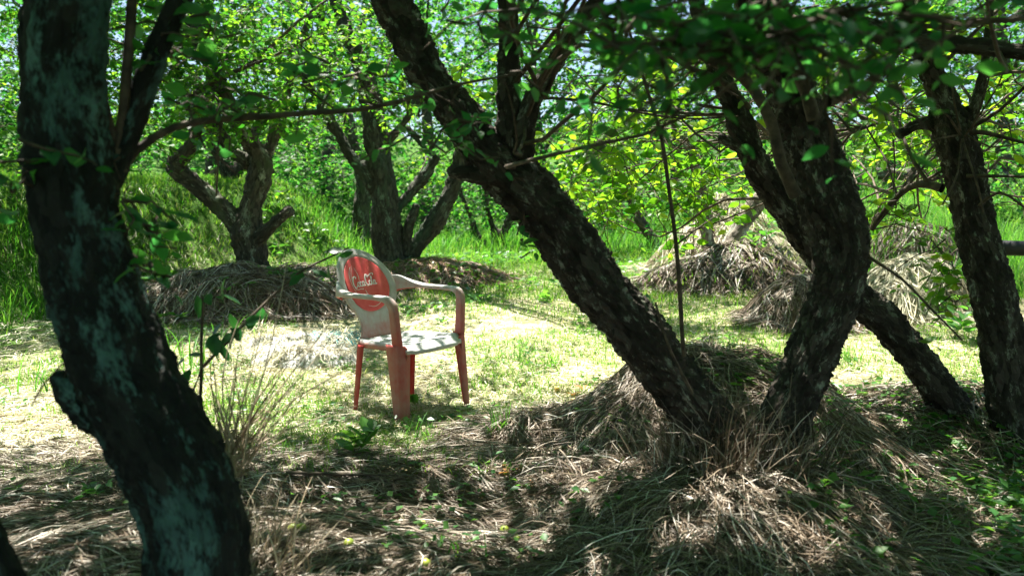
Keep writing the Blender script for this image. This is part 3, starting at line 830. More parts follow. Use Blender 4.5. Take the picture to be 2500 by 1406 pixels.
# ---- G: mossy tree behind the chair back
build_tree("plum_tree", "mossy grey-green tree with several leaning limbs, standing behind the chair's back",
    [[(955, 700, 105, 9.7), (952, 640, 84, 9.7), (945, 570, 74, 9.7), (938, 490, 68, 9.7), (928, 410, 66, 9.7), (915, 330, 58, 9.7), (905, 250, 50, 9.7), (880, 160, 44, 9.6), (840, 60, 32, 9.5), (800, -50, 24, 9.4)],
     [(930, 470, 52, 9.7), (890, 420, 38, 9.65), (850, 370, 34, 9.6), (810, 300, 28, 9.6), (760, 220, 22, 9.5), (700, 120, 18, 9.4)],
     [(985, 660, 60, 9.8), (1020, 600, 42, 9.8), (1060, 545, 46, 9.85), (1095, 480, 44, 9.9), (1120, 420, 40, 9.9), (1130, 350, 30, 9.9), (1160, 250, 24, 9.9)],
     [(940, 540, 40, 9.7), (985, 490, 30, 9.8), (1030, 440, 26, 9.9), (1070, 380, 22, 9.9)],
     [(920, 350, 40, 9.7), (960, 330, 24, 9.7), (1010, 260, 20, 9.6), (1040, 150, 14, 9.6)]],
    BARK_G, .026, .022, cell=.06, seed=61,
    stubs=[[(985, 620, 34, 9.75), (995, 560, 28, 9.7), (1018, 500, 24, 9.7)]],
    crown=[(900, 110, 9.2, 170, 130, 1.0, 160, .078, False, dict(kmin=.7, gap=-.25, len=.42, nl=(9, 15), boughs=16)),
           (1080, 200, 9.6, 150, 140, 1.0, 120, .078, False, dict(kmin=.7, gap=-.2, len=.42, nl=(9, 15), boughs=10)),
           (830, 260, 9.8, 100, 50, .8, 50, .078, False, dict(kmin=.7, len=.4, boughs=6)),
           (1020, 380, 11.0, 120, 70, .8, 60, .078, False, dict(kmin=.7, len=.4, boughs=4))],
    leafmat=LEAF_MID, extra=canopy_for('G'))

# ---- J: twin trunks in the big straw heap
build_tree("plum_tree", "tree with two slim trunks standing in the tall straw heap behind the forked tree",
    [[(1735, 660, 50, 9.45), (1727, 590, 40, 9.45), (1718, 520, 36, 9.45), (1712, 460, 32, 9.45), (1690, 380, 26, 9.45), (1640, 260, 20, 9.6), (1600, 120, 16, 9.5)],
     [(1760, 660, 60, 9.45), (1790, 590, 48, 9.45), (1830, 525, 46, 9.5), (1880, 460, 40, 9.5), (1960, 380, 34, 9.9), (2060, 300, 26, 10.), (2140, 180, 20, 10.)]],
    BARK_J, .026, .018, cell=.06, seed=71,
    crown=[(1620, 360, 8.8, 240, 130, 1.0, 150, .062, False, dict(kmin=.7, gap=-.15, len=.42, nl=(9, 14), boughs=14, droop=.7)),
           (1500, 440, 9.5, 160, 80, .8, 60, .062, False, dict(kmin=.7, gap=-.1, len=.42, nl=(9, 14), boughs=6, droop=.7)),
           (2100, 330, 9.2, 260, 130, 1.0, 160, .062, False, dict(kmin=.7, gap=-.2, len=.42, nl=(9, 14), boughs=12)),
           (2150, 120, 9.2, 360, 140, 1.0, 180, .062, False, dict(kmin=.6, gap=-.3, len=.42, nl=(9, 14), boughs=8)),
           (1600, 180, 9.0, 330, 110, 1.0, 150, .062, False, dict(kmin=.6, gap=-.05, len=.42, nl=(9, 14), boughs=8))],
    leafmat=LEAF_FAR, extra=canopy_for('J'))

# ---- small far trees
def far_small(label, limbs, vols, mat=BARK_B):
    build_tree("small_tree", label, limbs, mat, .04, .02, crown=vols, cell=.08, leafmat=LEAF_FAR, seed=90 + len(label), group="small trees beyond the clearing")
far_small("small dark tree forking into a V on the bright grass beyond the clearing",
    [[(1217, 640, 34, 14), (1215, 600, 30, 14), (1205, 560, 22, 14), (1190, 510, 18, 14), (1185, 440, 14, 14), (1170, 330, 10, 14)], [(1215, 600, 26, 14), (1232, 565, 20, 14), (1250, 520, 18, 14), (1270, 440, 12, 14)]],
    [(1190, 480, 13.6, 90, 40, .6, 45, .08, False, dict(kmin=.9, len=.5)), (1200, 380, 14, 140, 90, 1, 110, .08, False, dict(kmin=.9, len=.5, boughs=6))])
far_small("thin dark stem leaning left just beside the small V-shaped tree",
    [[(1190, 640, 24, 13.8), (1182, 605, 20, 13.8), (1165, 570, 17, 13.8), (1150, 530, 16, 13.8), (1125, 470, 12, 13.8), (1110, 400, 10, 13.8)]],
    [(1120, 470, 13.8, 70, 60, .6, 30, .08, False, dict(kmin=.9, len=.45))])
far_small("grey leaning trunk beyond the clearing, left of the twin-trunk tree's heap",
    [[(1622, 640, 40, 13), (1600, 592, 30, 13), (1570, 550, 25, 13), (1545, 505, 22, 13), (1520, 440, 18, 13), (1500, 350, 14, 13)]],
    [(1480, 450, 12.6, 110, 60, .8, 60, .08, False, dict(kmin=.9, len=.5)), (1440, 300, 13, 150, 90, 1, 90, .08, False, dict(kmin=.9, len=.5))], BARK_F)
far_small("stout short grey trunk half hidden behind the mossy tree",
    [[(890, 680, 60, 13.5), (887, 600, 50, 13.5), (884, 520, 46, 13.5), (890, 450, 44, 13.5), (870, 380, 30, 13.5), (850, 280, 24, 13.5)]],
    [(800, 330, 13.5, 170, 120, 1.2, 130, .08, False, dict(kmin=.9, len=.5, boughs=10))], BARK_F)
far_small("dark tree far left above the tall grass bank",
    [[(90, 560, 50, 13), (95, 480, 44, 13), (110, 400, 40, 13), (80, 300, 34, 13), (60, 150, 26, 13)]],
    [(60, 230, 12.6, 200, 230, 1.2, 260, .08, False, dict(kmin=.9, len=.5, boughs=14))])
far_small("dark tree behind the grey forked tree at the foot of the bank",
    [[(560, 520, 50, 12.6), (565, 450, 44, 12.6), (540, 380, 36, 12.6), (500, 300, 30, 12.6), (480, 200, 22, 12.6)], [(563, 450, 36, 12.6), (600, 380, 28, 12.6), (640, 280, 22, 12.6)]],
    [(540, 240, 12.4, 240, 150, 1.0, 220, .08, False, dict(kmin=.9, len=.5, boughs=12))])

# ------------------------------------------------------------------ wooded edge behind the orchard
def wood_tree(name, label, cat, group, px, D, h, r, z0=None, n=260, size=.12, trunk=True, mat=LEAF_FAR, seed=0, low=.15, xy=None):
    x = (px - 1250) / F_PX * D
    if xy: x, D = xy
    z = float(base_h(x, D))
    root = np.array([x, D, z])
    e = empty(name, root, label, cat, group)
    if trunk:
        L = [np.array([[x, D, z - .2, .05 * r + .06], [x + .1, D, z + h * .3, .04 * r + .05], [x - .1, D + .1, z + h * .6, .03 * r + .03], [x + .05, D, z + h * .9, .02]])]
        for k in range(4):
            a = RNG.uniform(0, 6.28); z1 = z + h * (.3 + .12 * k)
            L.append(np.array([[x, D, z1, .03 * r + .03], [x + math.cos(a) * r * .4, D + math.sin(a) * r * .4, z1 + h * .12, .04], [x + math.cos(a) * r * .75, D + math.sin(a) * r * .75, z1 + h * .2, .02]]))
        vs, off = [], 0
        for l in L:
            v, f = thin_branch(l, sides=8, seed=seed); vs.append((v, f, 0))
        me = np_mesh("trunk", vs, [BARK_F], True)
        co = np.empty(len(me.vertices) * 3, np.float32); me.vertices.foreach_get("co", co)
        at = me.attributes.new("bark", 'FLOAT_VECTOR', 'POINT'); at.data.foreach_set("vector", co * .4)
        link("trunk", at_origin(me, root), e)
    g = norm(RNG.normal(0, 1, (n, 3))) * (RNG.random((n, 1)) ** .45)
    pos = np.stack([x + g[:, 0] * r, D + g[:, 1] * r, z + h * (low + 1) / 2 + g[:, 2] * h * (1 - low) / 2], 1)
    # uneven outline
    k = vnoise(pos / (r * .38), seed + 3) > -.10
    pos = pos[k]
    pos[:, 2] = np.maximum(pos[:, 2], base_h(pos[:, 0], pos[:, 1]) + .1)
    pr, _ = sprays(pos, size, False, length=.55 * size / .1, nl=(8, 14), up=.6)
    link("crown" if trunk else "foliage", at_origin(np_mesh("crown", pr, [mat, TWIG]), root), e)
    return e

WOOD = [(-150, 19, 6.5, 2.6, "leafy tree at the far left edge of the wood"), (230, 20, 7.5, 2.4, "tall bright tree of the wood behind the left bank"),
        (520, 22, 8, 2.6, "broad tree of the wood above the grassy bank"), (800, 19, 6.5, 2.0, "leafy wood tree behind the low green thicket"),
        (1040, 22, 7.5, 2.5, "leafy tree of the wood behind the mossy tree"), (1310, 21, 6.2, 2.0, "leafy tree of the wood behind the V-shaped small tree"),
        (1640, 24, 5.2, 2.2, "pale leafy tree of the wood seen over the tall straw heap"), (1900, 21, 7.5, 2.2, "leafy tree of the wood behind the forked tree's right arm"),
        (2160, 22, 7, 2.4, "leafy tree of the wood above the lying log"), (2430, 20, 7, 2.5, "leafy tree of the wood behind the right-hand trunk"),
        (2720, 19, 7, 2.6, "leafy tree at the far right edge of the wood")]
for i, (px, D, h, r, lab) in enumerate(WOOD):
    wood_tree("broadleaf_tree", lab, "tree", "trees of the wood behind the orchard", px, D, h * 1.18, r * 1.12, n=760, size=.15, seed=200 + i, low=.08)
BUSH = [(-60, 12.5, 1.6, 1.0, "round bush on the bank at the far left"), (720, 14.5, 1.7, 1.2, "sunlit bush between the grey forked tree and the mossy tree"), (830, 15.5, 1.4, .9, "low dark bush left of the stout short trunk"),
        (1020, 16, 1.9, 1.2, "bush behind the limbs of the mossy tree"), (1130, 17, 1.6, 1.1, "bright bush left of the small V-shaped tree"), (1350, 17, 1.7, 1.2, "bush behind the thick leaning arm"),
        (1480, 16, 1.2, .9, "low bush at the grey leaning trunk"), (1640, 15.5, 1.2, 1.0, "bush left of the tall straw heap's top"), (2000, 15, 1.3, 1.0, "bush behind the right arm of the fork"),
        (2480, 15, 1.5, 1.0, "bush at the right edge above the dark heap"), (640, 16.5, 2.2, 1.3, "tall bush behind the bank's crest"), (330, 13.4, 1.3, .9, "bush on the crest of the bank right of the blurred trunk"), (215, 11.5, .9, .7, "small bush on the bank just beside the blurred trunk")]
for i, (px, D, h, r, lab) in enumerate(BUSH):
    wood_tree("bush", lab, "bush", "bushes along the edge of the wood", px, D, h, r, n=150, size=.11, trunk=False, seed=300 + i, low=0)
def far_wood():
    n = 12500
    D = RNG.uniform(26, 42, n); x = RNG.uniform(-1, 1, n) * D * .85
    top = 14.5 + 1.5 * n2(x, D * 0, .25, 9)
    z = base_h(x, D) + RNG.random(n) * top
    k = vnoise(np.stack([x * .5, D * .5, z * .5], 1), 19) > -.2
    gap = (np.abs(x / D - .15) < .09) & (z > 5.0)
    k &= ~(gap & (RNG.random(n) < .7))
    pr, _ = sprays(np.stack([x, D, z], 1)[k], .27, False, length=1.2, nl=(7, 12), up=.6)
    link("far_woods", np_mesh("far_woods", pr, [LEAF_FAR, TWIG]), kind="stuff")
far_wood()
# unseen orchard trees added behind and beside the camera to block sky light
for i, (x, y, h, r, lab) in enumerate([(-3.4, -2.6, 3.4, 1.9, "unseen orchard tree added behind the camera on the left to block sky light"), (-.3, -4.2, 3.8, 2.1, "unseen orchard tree added straight behind the camera to block sky light"),
                                       (3.0, -2.9, 3.4, 1.9, "unseen orchard tree added behind the camera on the right to block sky light"), (5.6, .6, 3.4, 1.8, "unseen orchard tree added beyond the right edge to block sky light"),
                                       (-4.9, 1.3, 3.4, 1.8, "unseen orchard tree added beyond the left edge to block sky light")]):
    wood_tree("plum_tree", lab, "tree", "plum trees of the orchard", 0, 1, h, r, n=420, size=.11, seed=400 + i, low=.12, xy=(x, y))

# ------------------------------------------------------------------ the plastic armchair
def plastic_mat():
    m, nt, out = new_mat("weathered_red_plastic")
    at = N_(nt, "ShaderNodeAttribute", attribute_name="fade")
    tc = N_(nt, "ShaderNodeTexCoord")
    n = noise(nt, tc.outputs['Object'], 16, 6, .65); n2_ = noise(nt, tc.outputs['Object'], 90, 4, .6)
    mp = N_(nt, "ShaderNodeMapping"); mp.inputs['Scale'].default_value = (60, 60, 6)
    nt.links.new(tc.outputs['Object'], mp.inputs[0])
    st = noise(nt, mp.outputs[0], 1, 3, .6)
    a = N_(nt, "ShaderNodeMath", operation='MULTIPLY_ADD'); a.inputs[1].default_value = .55
    nt.links.new(n, a.inputs[0]); nt.links.new(at.outputs['Fac'], a.inputs[2])
    b = N_(nt, "ShaderNodeMath", operation='MULTIPLY_ADD'); b.inputs[1].default_value = .22
    nt.links.new(st, b.inputs[0]); nt.links.new(a.outputs[0], b.inputs[2])
    s = N_(nt, "ShaderNodeMath", operation='SUBTRACT'); s.inputs[1].default_value = .385
    nt.links.new(b.outputs[0], s.inputs[0])
    c = ramp(nt, s.outputs[0], [(0, (.50, .022, .020)), (.3, (.46, .075, .065)), (.55, (.44, .20, .175)), (.8, (.46, .43, .41)), (1, (.56, .58, .57))])
    c = mixc(nt, ramp(nt, n2_, [(.62, (0, 0, 0)), (.75, (.35, .35, .35))]), c, (.22, .20, .16))
    p = N_(nt, "ShaderNodeBsdfPrincipled"); p.inputs['Roughness'].default_value = .5; p.inputs['Specular IOR Level'].default_value = .4
    nt.links.new(c, p.inputs['Base Color'])
    t = N_(nt, "ShaderNodeBsdfTranslucent"); nt.links.new(c, t.inputs[0])
    mx = N_(nt, "ShaderNodeMixShader"); mx.inputs[0].default_value = .12
    bu = N_(nt, "ShaderNodeBump"); bu.inputs['Strength'].default_value = .25; bu.inputs['Distance'].default_value = .003
    nt.links.new(n2_, bu.inputs['Height']); nt.links.new(bu.outputs[0], p.inputs['Normal'])
    nt.links.new(p.outputs[0], mx.inputs[1]); nt.links.new(t.outputs[0], mx.inputs[2])
    nt.links.new(mx.outputs[0], out.inputs[0])
    return m
PLASTIC = plastic_mat()
DISC_RED = simple("faded_red_disc", [(.3, (.62, .05, .055)), (.7, (.74, .12, .12))], 12, .45, .1, .4, .002)
INK = simple("white_print", [(.3, (.66, .56, .54)), (.7, (.82, .76, .74))], 40, .6, .05)

def grid_faces(shape, wrap_u=False):
    i = np.arange(shape[0] * shape[1]).reshape(shape)
    if wrap_u: i = np.hstack([i, i[:, :1]])
    return np.stack([i[:-1, :-1], i[:-1, 1:], i[1:, 1:], i[1:, :-1]], -1).reshape(-1, 4)

def interp(s, xs, ys):
    """smooth interpolation through control values"""
    xs = np.array(xs, float); ys = np.array(ys, float)
    m = np.gradient(ys, xs, axis=0)
    s = np.clip(s, xs[0], xs[-1]); i = np.clip(np.searchsorted(xs, s) - 1, 0, len(xs) - 2)
    h = xs[i + 1] - xs[i]; t = (s - xs[i]) / h
    if ys.ndim == 2: h, t = h[:, None], t[:, None]
    return (2 * t ** 3 - 3 * t ** 2 + 1) * ys[i] + (t ** 3 - 2 * t ** 2 + t) * h * m[i] + (-2 * t ** 3 + 3 * t ** 2) * ys[i + 1] + (t ** 3 - t ** 2) * h * m[i + 1]

def shell(rows, thick, fade, name, parent, flip=False):
    """closed thin sheet from a grid of points (R,C,3): offset copy behind plus rim"""
    R, C, _ = rows.shape
    du = np.gradient(rows, axis=1); dv = np.gradient(rows, axis=0)
    nn = norm(np.cross(du, dv))
    back = rows - nn * thick
    v = np.vstack([rows.reshape(-1, 3), back.reshape(-1, 3)])
    f = grid_faces((R, C)); i = np.arange(R * C).reshape(R, C); o = R * C
    ring = np.concatenate([i[0, :], i[1:, -1], i[-1, -2::-1], i[-2:0:-1, 0]]); nx = np.roll(ring, -1)
    f = np.vstack([f, f[:, ::-1] + o, np.stack([nx, ring, ring + o, nx + o], -1)])
    fd = np.concatenate([fade.ravel() * (.4 if flip else 1), fade.ravel() * (1 if flip else .45)])
    return link(name, np_mesh(name, [(v, f, 0)], [PLASTIC], True, {'fade': ('FLOAT', fd)}), parent)

def back_y(x, z):
    return -.222 - .43 * np.clip(z - .42, 0, 1) ** 1.0 + .02 * np.sin(np.clip((z - .42) / .5, 0, 1) * np.pi) + .9 * x ** 2

def build_chair():
    foot = G(982, 1030)
    ang = math.radians(-129)
    e = empty("chair", (0, 0, 0), "faded red plastic armchair with round red logo disc in its back, standing in the clearing", "chair")
    # ---- backrest
    zs = np.array([.375, .42, .46, .50, .54, .57, .62, .68, .74, .80, .845, .88, .905, .918, .923])
    ws = np.array([.185, .155, .132, .125, .140, .164, .197, .213, .214, .196, .164, .125, .083, .045, .003])
    s = np.linspace(0, 1, 64) ** .85
    z = .375 + (.923 - .375) * (1 - (1 - s) ** 1.25)
    w = np.maximum(interp(z, zs, ws), .003)
    u = np.linspace(-1, 1, 41)
    X = u[None] * w[:, None]; Z = z[:, None] + 0 * X
    edge = np.clip((np.abs(u)[None] - .93) / .07, 0, 1)
    Y = back_y(X, Z) - .014 * edge ** 2 * (Z > .45) - .010 * sstep(.90, .923, Z)
    # raised moulding round the disc
    rr = np.hypot(X, Z - .713)
    Y = Y + .0045 * np.exp(-((rr - .174) / .007) ** 2) - .004 * (rr < .163) + .003 * np.exp(-((rr - .205) / .004) ** 2)
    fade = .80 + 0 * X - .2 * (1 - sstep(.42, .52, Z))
    rows = np.stack([X, Y, Z], -1)[:, ::-1]
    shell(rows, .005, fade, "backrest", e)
    # back lip
    # ---- emblem disc
    rad = np.linspace(0.0005, .1615, 22); th = np.linspace(0, 2 * np.pi, 73)[:-1]
    dx = rad[:, None] * np.cos(th)[None]; dz = rad[:, None] * np.sin(th)[None]
    def disc_y(x, zz):
        r = np.hypot(x, zz)
        return back_y(x, .713 + zz) + .0015 + .006 * (1 - (r / .17) ** 2)
    dv = np.stack([dx, disc_y(dx, dz), .713 + dz], -1)
    lip = dv[-1:] - np.array([0, .006, 0]); dv = np.concatenate([dv, lip])
    d = link("emblem_disc", np_mesh("emblem_disc", [(dv.reshape(-1, 3), grid_faces(dv.shape[:2], True)[:, ::-1], 0)], [DISC_RED], True), e)
    strokes = [
        ([(17, 39), (20.5, 43), (16, 47.5), (8.5, 43), (3, 32), (1, 19), (3.5, 9), (9.5, 5.5), (15.5, 9), (19, 15)], 3.4),
        ([(4, 8), (8, 1), (15, -3), (27, -1.5), (36, -4.5), (39, -1.5)], 1.9),
        ([(25, 25), (20.5, 20), (20.5, 11), (25, 7), (29, 12), (29, 20), (25, 25), (27, 22), (32, 22)], 2.4),
        ([(39, 21), (36, 25), (32, 19), (32.5, 10), (36.5, 7), (41, 11)], 2.6),
        ([(50, 22), (46, 25), (42, 18), (43, 9), (46, 7.5), (49.5, 14)], 2.4), ([(51, 25), (49.5, 14), (51.5, 7.5), (55, 11)], 2.4),
        ([(54.5, 18), (59, 19.5)], 2.4),
        ([(70, 36), (73.5, 43), (69, 49), (63, 43), (59.5, 31), (59, 18), (61.5, 9), (66, 6.5), (70, 10), (72.5, 15)], 3.4),
        ([(64, 47), (71, 42), (79, 43), (88, 49), (96, 51.5), (99, 48), (95, 44)], 2.3),
        ([(77, 25), (73, 20), (73, 11), (77, 7), (81, 12), (81, 20), (77, 25)], 2.4),
        ([(82, 12), (86, 27), (88.5, 38), (86.5, 41), (84.5, 32), (84, 15), (86, 7.5), (89, 11)], 2.2),
        ([(98, 22), (94, 25), (90, 18), (91, 9), (94, 7.5), (97.5, 14)], 2.4), ([(99, 25), (97.5, 14), (99.5, 7.5), (103, 12)], 2.4),
    ]
    arcs = [([(-.080, .105), (-.108, .065), (-.116, .025), (-.108, -.02), (-.095, -.045)], .0022), ([(-.062, .112), (-.094, .06), (-.102, .02), (-.093, -.03)], .0016),
            ([(-.05, .10), (-.040, .06), (-.042, .035), (-.048, .012)], .0020), ([(-.02, -.032), (-.016, -.05), (-.008, -.07)], .0020),
            ([(-.03, -.125), (.02, -.135), (.07, -.115), (.105, -.085)], .0020)]
    parts = []
    def stroke(p2, wv, off=.0016):
        K = len(p2); 
        t2 = np.gradient(p2, axis=0); t2 /= np.linalg.norm(t2, axis=1, keepdims=True); nn = np.stack([-t2[:, 1], t2[:, 0]], 1)
        l, r = p2 - nn * wv[:, None] / 2, p2 + nn * wv[:, None] / 2
        V = []
        for o2 in (off, off - .0014):
            for q in (l, r): V.append(np.stack([-q[:, 0], disc_y(-q[:, 0], q[:, 1]) + o2, .713 + q[:, 1]], -1))
        v = np.stack([V[0], V[1], V[3], V[2]], 1)
        parts.append((v.reshape(-1, 3), grid_faces((K, 4), True), 0))
    for pts, wd in strokes:
        q = catmull(np.array([[a, b, 0.] for a, b in pts]), 1.0)[:, :2]
        t = np.linspace(0, 1, len(q)); tg = np.gradient(q, axis=0); vert = np.abs(tg[:, 1]) / (np.linalg.norm(tg, axis=1) + 1e-9)
        wv = wd * (.85 + .85 * vert) * (.55 + .45 * np.sin(np.pi * np.clip(t, .0, 1)) ** .4)
        p2 = np.stack([-.102 + q[:, 0] * .00178, -.024 + q[:, 1] * .00152 + q[:, 0] * .00006], 1)
        stroke(p2, wv * .00165)
    for pts, wd in arcs:
        q = catmull(np.array([[a, b, 0.] for a, b in pts]), .006)[:, :2]
        stroke(q, wd * (.7 + .8 * np.sin(np.linspace(0, np.pi, len(q)))), .0013)
    link("lettering", np_mesh("lettering", parts, [INK]), d)
    # ---- seat
    v = np.linspace(0, 1, 34); u = np.linspace(-1, 1, 37)
    hw = interp(v, [0, .25, .6, .85, .94, 1], [.175, .205, .230, .238, .234, .216])
    yy = -.205 + v * .490
    X = u[None] * hw[:, None]
    Y = yy[:, None] + 0 * X
    Y = Y - .030 * sstep(.6, 1, v)[:, None] * np.abs(u)[None] ** 3
    Z = .405 + .016 * v[:, None] - .020 * (1 - u[None] ** 2) * np.sin(np.pi * np.clip(v * 1.05, 0, 1))[:, None] - .035 * sstep(.84, 1, v)[:, None] ** 1.2 + .006 * (np.abs(u)[None] > .8)
    rows = np.stack([X, Y, Z], -1)
    Z2 = rows.copy()
    # side skirt
    sk = .045 * (1 - .25 * v)
    left = rows[:, :1].copy(); left[..., 2] -= sk[:, None]; left[..., 0] -= .004
    right = rows[:, -1:].copy(); right[..., 2] -= sk[:, None]; right[..., 0] += .004
    lm = (left + rows[:, :1]) / 2; rm = (right + rows[:, -1:]) / 2
    lm[..., 0] -= .004; rm[..., 0] += .004
    rows = np.concatenate([left, lm, rows, rm, right], 1)
    bottom = rows[-1:].copy(); bottom[..., 2] -= .022; bottom[..., 1] -= .004
    rows = np.concatenate([rows, bottom], 0)
    fade = np.full(rows.shape[:2], .95); fade[:, :2] = .55; fade[:, -2:] = .55; fade[:, 0] = .5; fade[:, -1] = .5
    shell(rows, .005, fade, "seat", e)
    # ---- armrests with their posts
    path = [(.190, -.318, .690), (.236, -.295, .700), (.278, -.225, .692), (.292, -.12, .684), (.290, .03, .682), (.285, .12, .680), (.279, .175, .672), (.272, .207, .642), (.266, .213, .595), (.258, .214, .50), (.250, .213, .42)]
    wx = [.010, .016, .040, .056, .056, .054, .050, .044, .040, .038, .036]
    wb = [.115, .100, .055, .026, .024, .026, .034, .044, .050, .054, .060]
    tt = np.linspace(0, 1, len(path)); s = np.linspace(0, 1, 70)
    Pp = interp(s, tt, path); A = interp(s, tt, wx); B = interp(s, tt, wb)
    T = norm(np.gradient(Pp, axis=0))
    ref = np.array([1., 0, 0]) * np.clip(s * 5, 0, 1)[:, None] + np.array([.72, -.7, 0]) * (1 - np.clip(s * 5, 0, 1))[:, None]
    bn = norm(ref - T * (ref * T).sum(1, keepdims=True)); nm = np.cross(bn, T)
    cs = np.linspace(0, 2 * np.pi, 25)[:-1]; ex = 2 / 5.
    cx = np.sign(np.cos(cs)) * np.abs(np.cos(cs)) ** ex; cy = np.sign(np.sin(cs)) * np.abs(np.sin(cs)) ** ex
    sec = Pp[:, None] + bn[:, None] * (A[:, None, None] * .5 * cx[None, :, None]) + nm[:, None] * (B[:, None, None] * .5 * cy[None, :, None])
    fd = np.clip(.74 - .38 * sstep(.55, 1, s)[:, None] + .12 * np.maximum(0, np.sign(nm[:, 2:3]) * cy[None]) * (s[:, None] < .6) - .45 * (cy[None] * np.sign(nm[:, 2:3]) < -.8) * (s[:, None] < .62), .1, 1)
    for sg in (1, -1):
        v3 = sec * np.array([sg, 1, 1]); f = grid_faces(v3.shape[:2], True)
        n_ = v3.shape[1]; k = v3.shape[0]
        vv = np.vstack([v3.reshape(-1, 3), v3[0].mean(0), v3[-1].mean(0)])
        i0 = np.arange(n_); i1 = i0 + (k - 1) * n_
        caps = np.vstack([np.stack([i0, np.roll(i0, -1), np.full(n_, k * n_)], -1), np.stack([np.roll(i1, -1), i1, np.full(n_, k * n_ + 1)], -1)])
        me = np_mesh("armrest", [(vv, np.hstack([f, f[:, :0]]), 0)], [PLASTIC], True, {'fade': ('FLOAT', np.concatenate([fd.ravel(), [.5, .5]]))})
        link("armrest", me, e)
    # ---- legs: angled shells, wide at the top
    def leg(sx, front):
        K = 30; h = np.linspace(0, 1, K)      # 0 top, 1 foot
        if front:
            cxn = .266 + h * .010; cyn = .240 + h * .016; wa = .082 - .030 * h; wd = .100 - .042 * h; top = .425
        else:
            cxn = .205 + h * .022; cyn = -(.185 + h * .035); wa = .050 - .016 * h; wd = .064 - .022 * h; top = .385
        sy = 1 if front else -1
        z = top * (1 - h)
        R = .016; arc = np.linspace(0, np.pi / 2, 7)
        P2 = []
        for k in range(K):
            o = [(-wa[k], 0)] + [(-wa[k] * .5, .001)] + [(-R + R * math.sin(a), -R + R * math.cos(a)) for a in arc] + [(.001, -wd[k] * .5), (0, -wd[k])]
            o = np.array(o); P2.append(o)
        P2 = np.array(P2)
        rows = np.stack([sx * (cxn[:, None] + P2[..., 0]), sy * (np.abs(cyn)[:, None] + P2[..., 1]), z[:, None] + 0 * P2[..., 0]], -1)
        # arch of the leg into the seat rail
        inn = np.clip((np.abs(P2[..., 0]) - R) / (wa[:, None] - R), 0, 1)
        rows[..., 2] -= (1 - h[:, None]) ** 6 * (.045 * inn ** 2 if front else .012 * inn)
        if sx * sy > 0: rows = rows[:, ::-1]
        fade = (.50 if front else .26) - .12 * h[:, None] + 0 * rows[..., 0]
        rows2 = rows[:, ::-1] if True else rows
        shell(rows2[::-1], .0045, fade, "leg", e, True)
    for sx in (1, -1):
        leg(sx, True); leg(sx, False)
    R = Matrix.Rotation(ang, 4, 'Z') @ Matrix.Rotation(math.radians(2.2), 4, 'Y') @ Matrix.Diagonal((1, 1, 1.01, 1))
    o = R @ Vector((.262, .240, 0))
    e.matrix_world = Matrix.Translation(Vector(foot) - Vector((o.x, o.y, o.z)) - Vector((0, 0, .006))) @ R
build_chair()

# ------------------------------------------------------------------ straw
def strands(x, y, ang, length, width, hf, lift=.012, K=6, arc=.03, curl=.5, sink=.0):
    N = len(x)
    px = np.empty((N, K)); py = np.empty((N, K)); a = ang.copy(); st = length / (K - 1)
    px[:, 0], py[:, 0] = x, y
    c = RNG.normal(0, curl, N)
    for k in range(1, K):
        a = a + c / (K - 1) + RNG.normal(0, .10, N)
        px[:, k] = px[:, k - 1] + np.cos(a) * st; py[:, k] = py[:, k - 1] + np.sin(a) * st
    z = hf(px, py)
    t = np.linspace(0, 1, K)[None]
    z = z + lift * RNG.uniform(0, 1.6, N)[:, None] - sink + arc * RNG.random(N)[:, None] ** 2 * np.sin(np.pi * t) + (RNG.normal(0, 1, N)[:, None] * .018) * (t - .5)
    path = np.stack([px, py, z], -1)
    d = norm(path[:, -1] - path[:, 0])
    up = np.array([0, 0, 1.]) + RNG.normal(0, .55, (N, 3))
    side = norm(np.cross(d, up))
    w = width[:, None] * (1 - .65 * t ** 3) * (.75 + .25 * np.minimum(t * 6, 1))
    return ribbons(path, w, side)

def pile(i, name_label, cat, n, wid=.006, ln=(.2, .5), mat=STRAW, spread=1.15, twist=.35, group="straw heaps", down=True, swirl=0, extra=None, lift=.03):
    cx, cy, rx, ry, h, sh = MOUNDS[i]
    root = np.array([cx, cy, float(base_h(cx, cy))])
    g = 60
    u = np.linspace(-1.25, 1.25, g)
    X, Y = np.meshgrid(cx + u * rx, cy + u * ry)
    m = mound_h(i, X, Y)
    Z = base_h(X, Y) + m - .012
    v = np.stack([X, Y, Z], -1).reshape(-1, 3); idx = np.arange(g * g).reshape(g, g)
    f = np.stack([idx[:-1, :-1], idx[:-1, 1:], idx[1:, 1:], idx[1:, :-1]], -1).reshape(-1, 4)
    f = f[(m.ravel()[f] > -.005).any(1)]
    a = RNG.uniform(0, 2 * np.pi, n); r = RNG.random(n) ** .55 * spread
    x = cx + np.cos(a) * r * rx; y = cy + np.sin(a) * r * ry
    out = np.arctan2((y - cy) / ry, (x - cx) / rx) + swirl
    ang = out + RNG.normal(0, twist, n) + .8 * n2(x, y, 4, 70 + i) + .8 * n2(x, y, 11, 170 + i)
    loose = RNG.random(n) < .28
    ang = np.where(loose, RNG.uniform(0, 6.28, n), ang)
    L = RNG.uniform(ln[0], ln[1], n)
    x = x - np.cos(ang) * L * .5; y = y - np.sin(ang) * L * .5
    sv, sf = strands(x, y, ang, L, wid * RNG.uniform(.6, 1.3, n), lambda p, q: surf(p, q), lift, arc=.05)
    parts = [(v, f, 0), (sv, sf, 1)] + (extra or [])
    me = np_mesh("straw", parts, [CORE, mat])
    o = link("straw_heap", at_origin(me, root)); o.location = root
    o["label"] = name_label; o["category"] = cat; o["group"] = group
    return o

